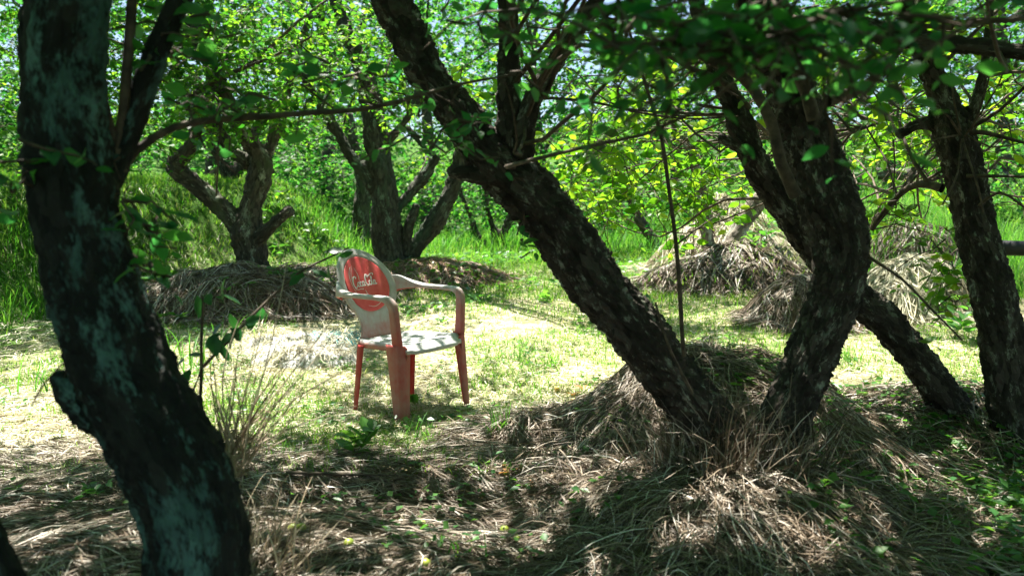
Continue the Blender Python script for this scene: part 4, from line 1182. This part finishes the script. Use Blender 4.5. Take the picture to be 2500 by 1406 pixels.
pile(M_LEFT, "grey-brown heap of long straw left of the chair, in front of the grey forked tree", "straw heap", 6000, .008, (.15, .5), swirl=.5)
pile(M_FTREE, "low straw slope between the grey forked tree and the chair's back", "straw heap", 2600, .010, (.2, .5))
pile(M_BIG, "tall pointed sunlit straw heap around twin trunks", "straw heap", 5200, .010, (.2, .55), HAY, twist=.3)
pile(M_LOW, "low rounded straw heap in front of the tall pointed one", "straw heap", 2800, .012, (.25, .55))
pile(M_RIGHT, "rounded heap of bleached straw seen between the fork's right arm and the right-hand trunk", "straw heap", 2600, .010, (.25, .6), HAY, swirl=.4)
pile(M_MID, "small tan straw heap peeping out left of the fork's right arm", "straw heap", 2000, .009, (.2, .5))
pile(M_DARK, "dark shaded straw heap far right beyond the low branches", "straw heap", 2600, .011, (.2, .5))
pile(M_GTREE, "brown spread of straw at the foot of the mossy tree", "straw heap", 2300, .011, (.25, .5), REDSTRAW)
pile(M_HEAP, "big straw heap directly behind the fork of the dark tree, sloping down towards the chair", "straw heap", 12500, .0050, (.12, .45), twist=.35)
pile(M_DTREE, "dark litter-covered mound at the foot of the leaning trunk", "straw heap", 3600, .006, (.15, .4))

# upright dry grass gathered round the foot of the forked tree, part of its mound
def upright(cx, cy, n, r0, r1, hmin, hmax, lean=.35, wid=.006):
    a = RNG.uniform(0, 2 * np.pi, n); r = RNG.uniform(r0, r1, n)
    x = cx + np.cos(a) * r * 1.25; y = cy + np.sin(a) * r * .9
    z = surf(x, y) - .02; H = hmin + (hmax - hmin) * RNG.random(n) ** 1.7 * (1 + .5 * n2(x, y, 9, 222)); K = 6
    t = np.linspace(0, 1, K)[None]
    la = a + RNG.normal(0, .8, n); ln = RNG.normal(.15, lean, n)
    bend = RNG.normal(.1, .45, n)
    px = x[:, None] + np.cos(la)[:, None] * (ln[:, None] * t + bend[:, None] * t ** 2.2) * H[:, None]
    py = y[:, None] + np.sin(la)[:, None] * (ln[:, None] * t + bend[:, None] * t ** 2.2) * H[:, None]
    pz = z[:, None] + H[:, None] * (t - .35 * np.abs(bend)[:, None] * t ** 3)
    s = np.stack([np.cos(RNG.uniform(0, 3.14, n)), np.sin(RNG.uniform(0, 3.14, n)), 0 * a], 1)
    return ribbons(np.stack([px, py, pz], -1), wid * RNG.uniform(.5, 1.2, n)[:, None] * (1 - .7 * t ** 2), s)
uv, uf = upright(.86, 2.90, 2600, .05, .25, .06, .30, .35)
uv2, uf2 = upright(.68, 2.88, 260, .08, .14, .10, .28)
uv3, uf3 = upright(1.04, 2.95, 220, .07, .13, .10, .26)
pile(M_FORE, "foreground mound of long brown straw round the foot of the dark V-forked tree", "straw heap", 14500, .0042, (.07, .36), twist=.55, swirl=.5, spread=1.35,
     extra=[(uv, uf, 1), (uv2, uf2, 1), (uv3, uf3, 1)])

# straw lying over the near floor, combed into swathes
def floor_straw():
    n = 62000
    y = RNG.uniform(1.7, 4.35, n) ; x = RNG.uniform(-1.15, 1.15, n) * (y * .72 + .25)
    edge = 3.55 + .25 * n2(x, 0 * x, 1.1, 5) + .45 * (x > .2)
    k = RNG.random(n) < np.clip(1.1 - (y - edge) / .35, .08, 1)
    x, y = x[k], y[k]; n = len(x)
    ang = .15 + 1.1 * n2(x, y * 1.6, 1.5, 91) + .5 * n2(x, y, 5, 92) + RNG.normal(0, .38, n)
    ang = np.where(RNG.random(n) < .16, RNG.uniform(0, 6.28, n), ang)
    L = RNG.uniform(.05, .30, n) * (1 - .4 * (x > 1.2))
    v, f = strands(x - np.cos(ang) * L / 2, y - np.sin(ang) * L / 2, ang, L, .0038 * RNG.uniform(.5, 1.6, n), surf, .012, K=5, arc=.02)
    link("straw_litter", np_mesh("straw_litter", [(v, f, 0)], [STRAW]), kind="stuff")
floor_straw()

def clearing_hay():
    n = 62000
    y = 3.2 * (10.5 / 3.2) ** RNG.random(n); x = RNG.uniform(-1, 1, n) * (y * .72 + .3)
    k = RNG.random(n) < np.clip(.75 + .6 * n2(x, y, 1.2, 33), .15, 1); x, y = x[k], y[k]; n = len(x)
    ang = RNG.uniform(0, 6.28, n); L = RNG.uniform(.04, .16, n)
    v, f = strands(x, y, ang, L, .0038 * (1 + y * .12) * RNG.uniform(.6, 1.4, n), surf, .010, K=3, arc=.015)
    link("dry_hay", np_mesh("dry_hay", [(v, f, 0)], [HAY]), kind="stuff")
clearing_hay()

def blades(x, y, h, w, K=4, lean=.6, hf=surf, bend=.5):
    n = len(x); t = np.linspace(0, 1, K)[None]
    a = RNG.uniform(0, 6.28, n); l = np.abs(RNG.normal(0, lean, n)); b = np.abs(RNG.normal(0, bend, n))
    o = (l[:, None] * t + b[:, None] * t ** 2.3) * h[:, None]
    z = hf(x, y)[:, None] - .01 + h[:, None] * (t - .35 * b[:, None] * t ** 3)
    p = np.stack([x[:, None] + np.cos(a)[:, None] * o, y[:, None] + np.sin(a)[:, None] * o, z], -1)
    s = np.stack([-np.sin(a), np.cos(a), 0 * a], 1)
    return ribbons(p, w[:, None] * (1 - t ** 1.6) + .0004, s)

def short_grass():
    n = 190000
    y = 3.0 * (13.5 / 3.0) ** RNG.random(n); x = RNG.uniform(-1, 1, n) * (y * .72 + .3)
    g = n2(x, y, 1.3, 50) + .6 * n2(x, y, 4.5, 51)
    want = np.clip(.28 + .8 * g, .03, 1)
    want = np.where((y > 4.0) & (y < 8) & (x < .9) & (x > -3.6), want * 1.0, want)
    want = np.where(y > 8.2, .9, want)
    want = np.where((y < 3.6), want * .35, want)
    want = np.where(np.hypot(x + .35, y - 3.95) < .55, want * 1.3, want)
    want = np.where(np.hypot(x + .55, y - 4.45) < .5, want * .45, want)
    want = np.where((x > .6) & (y > 5.6) & (x < 2.6), .9, want)
    want = np.where(np.hypot(x + 1.58, y - 6.0) < .55, .04, want)
    k = RNG.random(n) < want
    x, y = x[k], y[k]; h = RNG.uniform(.025, .085, len(x)) * (1 + .6 * (y > 8)) * np.where(np.hypot(x + .5, y - 4.35) < .6, .75, 1)
    v, f = blades(x, y, h, .0032 * (1 + y * .16) * RNG.uniform(.7, 1.3, len(x)), 3)
    link("grass", np_mesh("grass", [(v, f, 0)], [GRASS]), kind="stuff")
    # longer bright grass of the banks and the far edge
    P_, n = [], 85000
    y = 5.5 * (20 / 5.5) ** RNG.random(n); x = RNG.uniform(-1, 1, n) * (y * .76 + .3)
    foot = np.where(y < 7.5, -4.2 - (7.5 - y) * .25, -4.2 + (y - 7.5) * .49); foot = np.minimum(foot, -2.4)
    left = x < foot - .15
    far = (y > 11.8 + .8 * n2(x, 0 * x, .6, 8))
    right = (x > 4.6) & (y > 8.4)
    k = left | far | right
    x, y, left, far = x[k], y[k], left[k], far[k]
    onbank = left & (y > 8.2)
    h = np.where(onbank, RNG.uniform(.05, .14, len(x)), RNG.uniform(.12, .42, len(x)))
    h = np.where(far & (np.abs(x) < 3.3), RNG.uniform(.1, .45, len(x)), h)
    v, f = blades(x, y, h, .0075 * (.55 + y * .06) * RNG.uniform(.7, 1.3, len(x)), 5, .28, surf, .5)
    link("tall_grass", np_mesh("tall_grass", [(v, f, 0)], [TALL]), kind="stuff")
    # near tufts at the left edge
    n = 420; x = RNG.uniform(-3.9, -2.1, n); y = RNG.uniform(4.9, 6.6, n)
    kk = n2(x, y, 1.6, 61) > .05
    x, y = x[kk], y[kk]
    v, f = blades(x, y, RNG.uniform(.15, .38, len(x)), .011 * RNG.uniform(.6, 1.2, len(x)), 6, .35, surf, .7)
    link("long_grass", np_mesh("long_grass", [(v, f, 0)], [TALL]), kind="stuff")
short_grass()

def tuft(px, py, n, h, label, r=.04, mat=TALL, w=.006):
    c = G(px, py, surf)
    x = c[0] + RNG.normal(0, r * .6, n); y = c[1] + RNG.normal(0, r * .6, n)
    v, f = blades(x, y, RNG.uniform(.4, 1, n) * h, w * RNG.uniform(.7, 1.2, n), 5, .35, surf, .5)
    o = link("grass_tuft", at_origin(np_mesh("grass_tuft", [(v, f, 0)], [mat]), c)); o.location = c
    o["label"] = label; o["category"] = "grass tuft"; o["group"] = "single tufts of green grass"
tuft(1268, 880, 26, .16, "bright green grass tuft in the sunlit clearing right of the chair")
tuft(1345, 895, 22, .16, "second bright grass tuft of the clearing, nearest the straw heap")
tuft(1215, 1062, 60, .22, "dense green tuft below the chair's right foot, towards the straw")
tuft(1030, 1080, 26, .18, "grass tuft in front of the chair's near leg", .07)
tuft(1515, 1160, 24, .12, "dark green tuft left of the forked tree's base")
tuft(1105, 1360, 14, .12, "small bright tuft on the foreground straw, bottom centre")
tuft(2080, 880, 26, .22, "tuft of grass under the arch of the leaning trunk", .08)
tuft(2230, 960, 20, .24, "pale tuft against the leaning trunk's foot", .04)
tuft(150, 1080, 7, .12, "tiny bright shoot in the sun left of the blurred trunk", .015)

def broad_weed(px, py, n, size, label, h=.12, upright_=.5, mat=WEED, spread=.03, name="weed_plant", lowleaf=False):
    c = G(px, py, surf); K = 5
    parts = []
    m = max(1, n // 6)
    a = RNG.uniform(0, 6.28, m); t = np.linspace(0, 1, K)
    hh = h * RNG.uniform(.6, 1.1, m)
    ro = hh * .35 + np.abs(RNG.normal(0, spread * 1.3, m)) * (m > 1)
    pth = np.stack([np.cos(a)[:, None] * ro[:, None] * t, np.sin(a)[:, None] * ro[:, None] * t, hh[:, None] * t ** .8 - .01], -1)
    v, f = tubes(pth, np.full((m, K), .0018) * (1.3 - t), 4); parts.append((v, f, 1))
    s = RNG.integers(0, m, n); u = RNG.uniform(.25, 1, n)
    pos = pth[s, 0] * (1 - u[:, None]) + pth[s, -1] * u[:, None]
    az = RNG.uniform(0, 6.28, n)
    d = np.stack([np.cos(az), np.sin(az), RNG.normal(upright_, .25, n)], 1)
    nn = np.array([0, 0, 1.]) + RNG.normal(0, .25, (n, 3)) - .5 * d * upright_
    v, f = leaves(pos, d, nn, size * RNG.uniform(.6, 1.1, n), True); parts.append((v, f, 0))
    o = link(name, np_mesh(name, parts, [mat, TWIG], False)); o.location = c
    o["label"] = label; o["category"] = "weed"; o["group"] = "green weeds on the ground"
broad_weed(862, 1118, 18, .11, "broad-leaved weed standing upright on the shade line below the chair", .13)
broad_weed(1012, 990, 9, .075, "weed with one tall upright leaf against the chair's near leg", .10, 1.2)
broad_weed(1130, 1030, 22, .06, "low round-leaved weed at the chair's right front foot", .05, .1, spread=.07)
broad_weed(1075, 925, 8, .05, "two small bright leaves in the sun beneath the chair's seat", .05, .3)
broad_weed(735, 1250, 10, .03, "seedling on the straw right of the blurred trunk", .05, .3)
broad_weed(968, 1340, 16, .03, "bright seedling in the foreground straw below the chair", .07, .4)
broad_weed(1020, 1150, 8, .04, "small two-leaved plant beside the dark hole in the straw", .06, .3)
broad_weed(235, 1215, 26, .05, "bright leafy weed cluster left of the blurred trunk", .08, .3, spread=.05)
broad_weed(125, 1250, 14, .045, "smaller leafy weed cluster nearest the left edge", .05, .3, spread=.04)
broad_weed(1400, 1190, 34, .032, "patch of small green leaves in the straw left of the forked tree", .04, .2, spread=.12)
broad_weed(2330, 830, 30, .15, "large-leaved bright green plant left of the right-hand trunk", .32, .5, spread=.08)
broad_weed(2290, 770, 14, .12, "bright big-leaved sprig just above the large-leaved plant", .25, .4, spread=.05)
broad_weed(2170, 1190, 20, .06, "low round-leaved weed on the shaded floor right of the mound", .04, .1, spread=.07)
broad_weed(2080, 1150, 20, .045, "small weed beside the foreground mound's right flank", .05, .2, spread=.06)
broad_weed(2230, 1060, 26, .05, "upright weed at the leaning trunk's foot", .10, .4, spread=.06)
broad_weed(2330, 1110, 26, .05, "weed between the leaning trunk and the right-hand trunk", .09, .3, spread=.08)
broad_weed(2300, 1385, 12, .06, "pale green weed at the bottom right beside the bluish stone", .04, .2, spread=.05)
broad_weed(2440, 1300, 22, .05, "dark weed near the bottom right corner", .05, .2, spread=.08)
broad_weed(1960, 960, 18, .06, "weed with pale leaves right of the fork's right arm", .10, .3, spread=.06)
broad_weed(1740, 855, 14, .08, "dark round leaves on top of the big straw heap", .05, .1, spread=.08)
broad_weed(1850, 620, 26, .12, "green weed growing out of the low rounded straw heap", .35, .5, spread=.08)
broad_weed(1865, 575, 20, .10, "bright weed in the dark hollow of the tall straw heap", .35, .6, spread=.06)
broad_weed(1480, 1065, 10, .045, "small weed on the near slope of the big straw heap", .05, .4)
broad_weed(1945, 1165, 34, .04, "leafy creeper clump on the forked tree's right foot", .16, .3, spread=.05)
broad_weed(2000, 1255, 30, .035, "reddish-green leafy clump at the right end of the foreground mound", .12, .3, spread=.06)

def ground_cover():
    n = 9000
    y = RNG.uniform(2.2, 4.8, n); x = RNG.uniform(1.0, 3.4, n)
    k = (n2(x, y, 2.4, 66) + .5 * n2(x, y, 7, 67) > -.3) ; x, y = x[k], y[k]
    y2 = 8.0 * (12.5 / 8) ** RNG.random(5000); x2 = RNG.uniform(-1, 1, 5000) * 3.6
    k = n2(x2, y2, 1.1, 68) > .0; x2, y2 = x2[k], y2[k]
    y3 = RNG.uniform(2.3, 8.2, 14000); x3 = RNG.uniform(-3.6, 2.6, 14000); k = n2(x3, y3, 3, 69) > .36; x3, y3 = x3[k], y3[k]
    X = np.concatenate([x, x2, x3]); Y = np.concatenate([y, y2, y3]); n = len(X)
    pos = np.stack([X, Y, surf(X, Y) + RNG.uniform(.01, .075, n)], 1)
    az = RNG.uniform(0, 6.28, n)
    d = np.stack([np.cos(az), np.sin(az), RNG.normal(.15, .25, n)], 1)
    sz = np.where(Y > 7, .07, np.where(X > 1, .036, .028)) * RNG.uniform(.5, 1.7, n)
    v, f = leaves(pos, d, np.array([0, 0, 1.]) + RNG.normal(0, .35, (n, 3)), sz)
    link("ground_cover", np_mesh("ground_cover", [(v, f, 0)], [WEED]), kind="stuff")
ground_cover()

# ------------------------------------------------------------------ fallen plums, leaves, stones
def plum_mesh(mat):
    u = np.linspace(0, np.pi, 13); w = np.arange(18) * 2 * np.pi / 18
    r = np.sin(u)[:, None] * (1 - .07 * np.exp(-(w[None] / .35) ** 2) - .07 * np.exp(-((w[None] - 2 * np.pi) / .35) ** 2))
    z = np.cos(u) * (1 - .16 * np.exp(-(u / .35) ** 2))
    v = np.stack([r * np.cos(w)[None], r * np.sin(w)[None], z[:, None] + 0 * r], -1).reshape(-1, 3) * .0165
    i = np.arange(13 * 18).reshape(13, 18); nx = np.roll(i, -1, 1)
    f = np.stack([i[:-1], i[1:], nx[1:], nx[:-1]], -1).reshape(-1, 4)
    t = np.linspace(0, 1, 5); sv, sf = tubes(np.stack([.003 * t, 0 * t, .0135 + .009 * t], -1)[None], np.full((1, 5), .0009), 5)
    return np_mesh("plum", [(v, f, 0), (sv, sf, 1)], [mat, TWIG], True)
PM, PO = plum_mesh(PLUM), plum_mesh(PLUM_OR)
PLUMS = [(1232, 1307, 0, "green-yellow plum on the straw at the bottom centre"), (1040, 1392, 0, "plum at the very bottom, below the chair"), (1384, 1122, 0, "yellow-green plum left of the forked tree's foot"),
         (1510, 1295, 1, "yellow plum half under straw on the left end of the foreground mound"), (716, 1306, 0, "plum right of the blurred trunk, left one of a close pair"), (735, 1304, 0, "plum right of the blurred trunk, right one of a close pair"),
         (852, 1342, 0, "bright plum lying below the leafy seedling's left"), (1326, 1166, 0, "green plum half hidden by stalks near the small-leaf patch"), (1030, 1292, 0, "plum in the straw midway between the two lowest seedlings"),
         (1360, 957, 1, "orange plum among dead leaves on the big heap's left slope"), (1402, 985, 1, "orange plum just below the dead leaves of the big heap"), (2490, 1222, 0, "large green plum touching the right edge"),
         (2430, 1212, 0, "green plum, topmost of the cluster at the right edge"), (2460, 1234, 0, "green plum, lowest of the cluster at the right edge"), (2412, 1226, 0, "green plum, left end of the cluster at the right edge"),
         (2236, 1166, 0, "green plum alone on the floor below the leaning trunk"), (2090, 1303, 0, "green plum right of the foreground mound, right of three"), (2056, 1292, 1, "yellowish plum right of the foreground mound, left of three"),
         (2064, 1108, 1, "yellow plum in the sunny straw right of the fork"), (2342, 1308, 1, "yellow plum on reddish litter at the lower right"), (1860, 1390, 0, "plum at the bottom under the mound's long strands"),
         (2150, 1340, 0, "plum on the dark floor at the lower right"), (1262, 1330, 0, "green plum just below right of the bottom centre one"), (2390, 1180, 0, "plum above left of the right-edge cluster")]
for i, (px, py, k, lab) in enumerate(PLUMS):
    c = G(px, py, surf); o = link("plum", (PO if k else PM)); o.location = c + (0, 0, .02)
    o.rotation_euler = (RNG.uniform(-1.2, 1.2), RNG.uniform(-1.2, 1.2), RNG.uniform(0, 6))
    o["label"] = lab; o["category"] = "plum"; o["group"] = "fallen plums on the ground"
DL = [(1425, 955, "orange dead leaf on the big heap's left slope, upper one"), (1395, 972, "orange dead leaf on the big heap's left slope, lower one"), (1245, 1165, "rusty curled leaf on the straw left of the small-leaf patch"),
      (1290, 1200, "brown leaf standing on edge in the straw at centre"), (1440, 1075, "dark curled leaf under the big heap's foot"), (2130, 1255, "pale brown leaf on the shaded floor"), (2010, 1195, "rusty leaf beside the foreground mound")]
for px, py, lab in DL:
    c = G(px, py, surf)
    v, f = leaves(np.zeros((3, 3)) + RNG.normal(0, .003, (3, 3)) * (1, 1, .3), np.array([[1, .3, .3], [-.5, .8, .2], [.2, -1, .4]]), np.array([[0, .2, 1.], [.3, 0, 1], [0, .4, .8]]), np.array([.07, .06, .05]), True)
    o = link("dead_leaf", np_mesh("dead_leaf", [(v, f, 0)], [DEADLEAF])); o.location = c + (0, 0, .02); o.rotation_euler.z = RNG.uniform(0, 6)
    o["label"] = lab; o["category"] = "leaf"; o["group"] = "dead leaves on the ground"

def stone(px, py, r, label, mat=STONE, flat=.5, sink=.3, seed=0, D=None):
    c = G(px, py, surf)
    u = np.linspace(0, np.pi, 17); w = np.arange(26) * 2 * np.pi / 26
    d = np.stack([np.sin(u)[:, None] * np.cos(w)[None], np.sin(u)[:, None] * np.sin(w)[None], np.cos(u)[:, None] + 0 * w[None]], -1).reshape(-1, 3)
    v = d * (1 + .22 * fbm(d * 1.6 + seed, 4, seed))[:, None] * r * (1.2, .9, flat)
    i = np.arange(17 * 26).reshape(17, 26); nx = np.roll(i, -1, 1)
    f = np.stack([i[:-1], i[1:], nx[1:], nx[:-1]], -1).reshape(-1, 4)
    o = link("stone", np_mesh("stone", [(v, f, 0)], [mat], True)); o.location = c + (0, 0, r * flat * (1 - sink))
    o["label"] = label; o["category"] = "stone"
stone(2062, 1250, .034, "flat pale greenish stone on the floor right of the foreground mound", flat=.35, seed=3)
stone(2335, 1400, .028, "smooth bluish-white stone at the bottom right edge", NET, .8, seed=5)
stone(1235, 985, .02, "little pale stone in the grass right of the chair's foot", seed=9)

# ------------------------------------------------------------------ bleached netting left of the chair
def netting():
    c = G(740, 868)
    nx_, ny_ = 150, 90
    U, V = np.meshgrid(np.linspace(-1, 1, nx_), np.linspace(-1, 1, ny_))
    X = c[0] + U * .47 + .03 * n2(V * 3, U, 2, 5); Y = c[1] + V * .42 + .03 * n2(U * 3, V, 2, 6)
    pp = np.stack([X.ravel() * 5, Y.ravel() * 5, 0 * X.ravel()], 1)
    fold = 1 - np.abs(fbm(pp, 4, 14)).reshape(X.shape)
    edge = np.clip(1.25 - np.sqrt(U ** 2 + V ** 2) * (1.15 + .25 * n2(U * 2, V * 2, 1.7, 3)), 0, 1)
    Z = base_h(X, Y) + sstep(0, .6, edge) * (.035 + .10 * fold) - .008
    v = np.stack([X, Y, Z], -1).reshape(-1, 3); i = np.arange(v.shape[0]).reshape(X.shape)
    f = np.stack([i[:-1, :-1], i[:-1, 1:], i[1:, 1:], i[1:, :-1]], -1).reshape(-1, 4)
    f = f[(edge.ravel()[f] > .02).all(1)]
    fc = f[:, 0]
    e = empty("plastic_sacking", c, "crumpled heap of bleached white sacking and teal netting on the ground left of the chair", "sacking")
    link("sack", at_origin(np_mesh("sack", [(v, f, 0)], [NET], True), c), e)
    n = 230
    x = c[0] + RNG.uniform(0, .5, n); y = c[1] + RNG.uniform(.1, .4, n)
    def nh(p, q):
        pn = np.stack([p.ravel() * 5, q.ravel() * 5, 0 * p.ravel()], 1)
        return base_h(p, q) + .02 + .09 * (1 - np.abs(fbm(pn, 4, 14)).reshape(p.shape))
    sv, sf = strands(x, y, RNG.choice([.35, -.75], n) + RNG.normal(0, .35, n), RNG.uniform(.1, .3, n), np.full(n, .006), nh, .012, arc=.02)
    link("netting", at_origin(np_mesh("netting", [(sv, sf, 0)], [TEAL]), c), e)
    n = 1000
    x = c[0] + RNG.uniform(-.5, .5, n); y = c[1] + RNG.uniform(-.4, .4, n)
    sv, sf = strands(x, y, RNG.uniform(0, 6.28, n), RNG.uniform(.08, .25, n), np.full(n, .005), nh, .02, arc=.03)
    link("straw_cover", at_origin(np_mesh("straw_cover", [(sv, sf, 0)], [HAY]), c), e)
netting()

# ------------------------------------------------------------------ dry stalks and leafy shoot behind the near trunk
def stalk_fan():
    c = P(560, 1090, 2.05); n = 60
    ends = [(870, 990, 2.25), (862, 992, 2.2), (850, 905, 2.3), (843, 770, 2.3), (838, 905, 2.25), (826, 760, 2.25), (700, 640, 2.2), (640, 740, 2.2), (610, 720, 2.1), (745, 850, 2.3), (760, 910, 2.2), (700, 800, 2.1), (600, 780, 2.1), (660, 700, 2.2)]
    P_, R_ = [], []
    for k in range(70):
        if k < len(ends): ex, ey, ed = ends[k]
        else: ex, ey, ed = RNG.uniform(480, 760), RNG.uniform(850, 1010), RNG.uniform(2.0, 2.3)
        e = P(ex, ey, ed); s = P(RNG.uniform(540, 612), RNG.uniform(1090, 1180), RNG.uniform(1.98, 2.1))
        t = np.linspace(0, 1, 7)[:, None]; m = RNG.normal(0, .02, 3)
        P_.append(s * (1 - t) + e * t + np.sin(t * np.pi) * m); R_.append(np.full(7, RNG.uniform(.0014, .0030)) * (1 - .6 * t[:, 0]))
    v, f = tubes(np.array(P_), np.array(R_), 4)
    v2, f2 = upright(-.72, 2.1, 260, .03, .16, .06, .24, .4, .005)
    root = np.array([c[0], c[1], float(surf(c[0], c[1]))])
    o = link("dry_stalks", at_origin(np_mesh("dry_stalks", [(v, f, 0), (v2, f2, 0)], [STALK]), root)); o.location = root
    o["label"] = "fan of dry brown stalks sticking out behind the blurred near trunk"; o["category"] = "dry stalks"
stalk_fan()
def leafy_shoot():
    st = [[(490, 930, 9, 2.2), (490, 840, 8, 2.2), (497, 740, 7, 2.2), (490, 720, 4, 2.2)], [(470, 960, 10, 2.25), (560, 830, 9, 2.28), (640, 745, 8, 2.35), (730, 665, 7, 2.45), (800, 630, 5, 2.5), (850, 605, 4, 2.55)]]
    root = P(470, 960, 2.25).copy(); root[2] = float(surf(root[0], root[1]))
    e = empty("shrub_shoot", root, "slender shoot with dark green leaves rising in front of the clearing behind the blurred trunk", "shoot")
    w = np.array([root[0], root[1], root[2] - .02, .005])
    vs = []
    for s in st:
        a = np.vstack([w, limb_world(s)]); vs.append((*thin_branch(a, seed=4), 0))
    link("stem", at_origin(np_mesh("stem", vs, [TWIG], True), root), e)
    L = [(545, 740, 2.25), (560, 765, 2.25), (590, 745, 2.25), (540, 790, 2.25), (600, 790, 2.27), (570, 810, 2.25), (520, 815, 2.22), (620, 770, 2.3), (500, 850, 2.22), (590, 830, 2.26), (545, 840, 2.24), (490, 870, 2.2), (640, 750, 2.35), (760, 660, 2.45), (745, 675, 2.45), (800, 640, 2.5), (825, 625, 2.5), (840, 612, 2.52), (735, 672, 2.4), (480, 720, 2.2), (505, 718, 2.2), (580, 800, 2.25), (450, 880, 2.2), (465, 900, 2.2)]
    pos = np.array([P(*l) for l in L]); n = len(L)
    d = RNG.normal(0, 1, (n, 3)) + (0, 0, -.6); nn = RNG.normal(0, .5, (n, 3)) + (0, -.8, .6)
    v, f = leaves(pos, d, nn, RNG.uniform(.05, .08, n), True)
    link("leaves", at_origin(np_mesh("leaves", [(v, f, 0)], [DARK_LEAF]), root), e)
leafy_shoot()

# near root at bottom left, log, pipe, fallen twigs
def logs():
    L = [limb_world([(-120, 1180, 150, 1.5), (-60, 1300, 130, 1.5), (-10, 1400, 120, 1.5), (30, 1500, 130, 1.5), (50, 1700, 150, 1.5)])]
    root = L[0][-1, :3].copy(); e = empty("stump", root, "dark blurred stump cut off by the bottom left corner", "stump")
    link("trunk", at_origin(bark_mesh("stump", L, BARK_A, .012, .008, seed=5), root), e)
    L = [limb_world([(2040, 432, 26, 15.5), (2100, 426, 28, 15.5), (2160, 424, 30, 15.5), (2235, 428, 27, 15.5)]), limb_world([(2150, 420, 12, 15.5), (2153, 412, 10, 15.5), (2156, 404, 9, 15.5)])]
    root = L[0][1, :3].copy(); root[2] = 0
    me = bark_mesh("log", L, BARK_F, .05, .02, cell=.1, seed=6)
    o = link("log", at_origin(me, L[0][1, :3])); o.location = L[0][1, :3]
    o["label"] = "bleached log lying across the grass bank far right"; o["category"] = "log"
    q = np.array([[*P(2425, 603, 9.2), .09], [*P(2480, 606, 9.1), .09], [*P(2560, 611, 9.0), .09]])
    v, f = thin_branch(q, sides=14, wob=.02)
    c = q[1, :3]; o = link("pipe", at_origin(np_mesh("pipe", [(v, f, 0)], [PIPE], True), c)); o.location = c
    o["label"] = "thick black pipe lying on the ground at the right edge"; o["category"] = "pipe"
    for a, b, lab in (((1600, 620, 9.0), (1700, 560, 9.0), "bare fallen stick on the left flank of the low rounded heap"), ((2150, 930, 3.6), (2400, 1010, 3.5), "thin bare twig lying at the leaning trunk's foot"),
                      ((700, 1225, 3.0), (1010, 1215, 2.95), "long dark stick on the foreground straw below the chair")):
        p0, p1 = P(*a), P(*b)
        for p in (p0, p1): p[2] = float(surf(p[0], p[1])) + .03
        t = np.linspace(0, 1, 8)[:, None]; c = p0 * (1 - t) + p1 * t; c[:, 2] = np.maximum(c[:, 2], surf(c[:, 0], c[:, 1]) + .015)
        r = (.004 + .0012 * a[2]) * (1 - .6 * t)
        v, f = thin_branch(np.hstack([c, r]), seed=8)
        o = link("stick", at_origin(np_mesh("stick", [(v, f, 0)], [TWIG], True), p0)); o.location = p0
        o["label"] = lab; o["category"] = "stick"
logs()
# link() children carry root-relative meshes; single-mesh things above already got their location
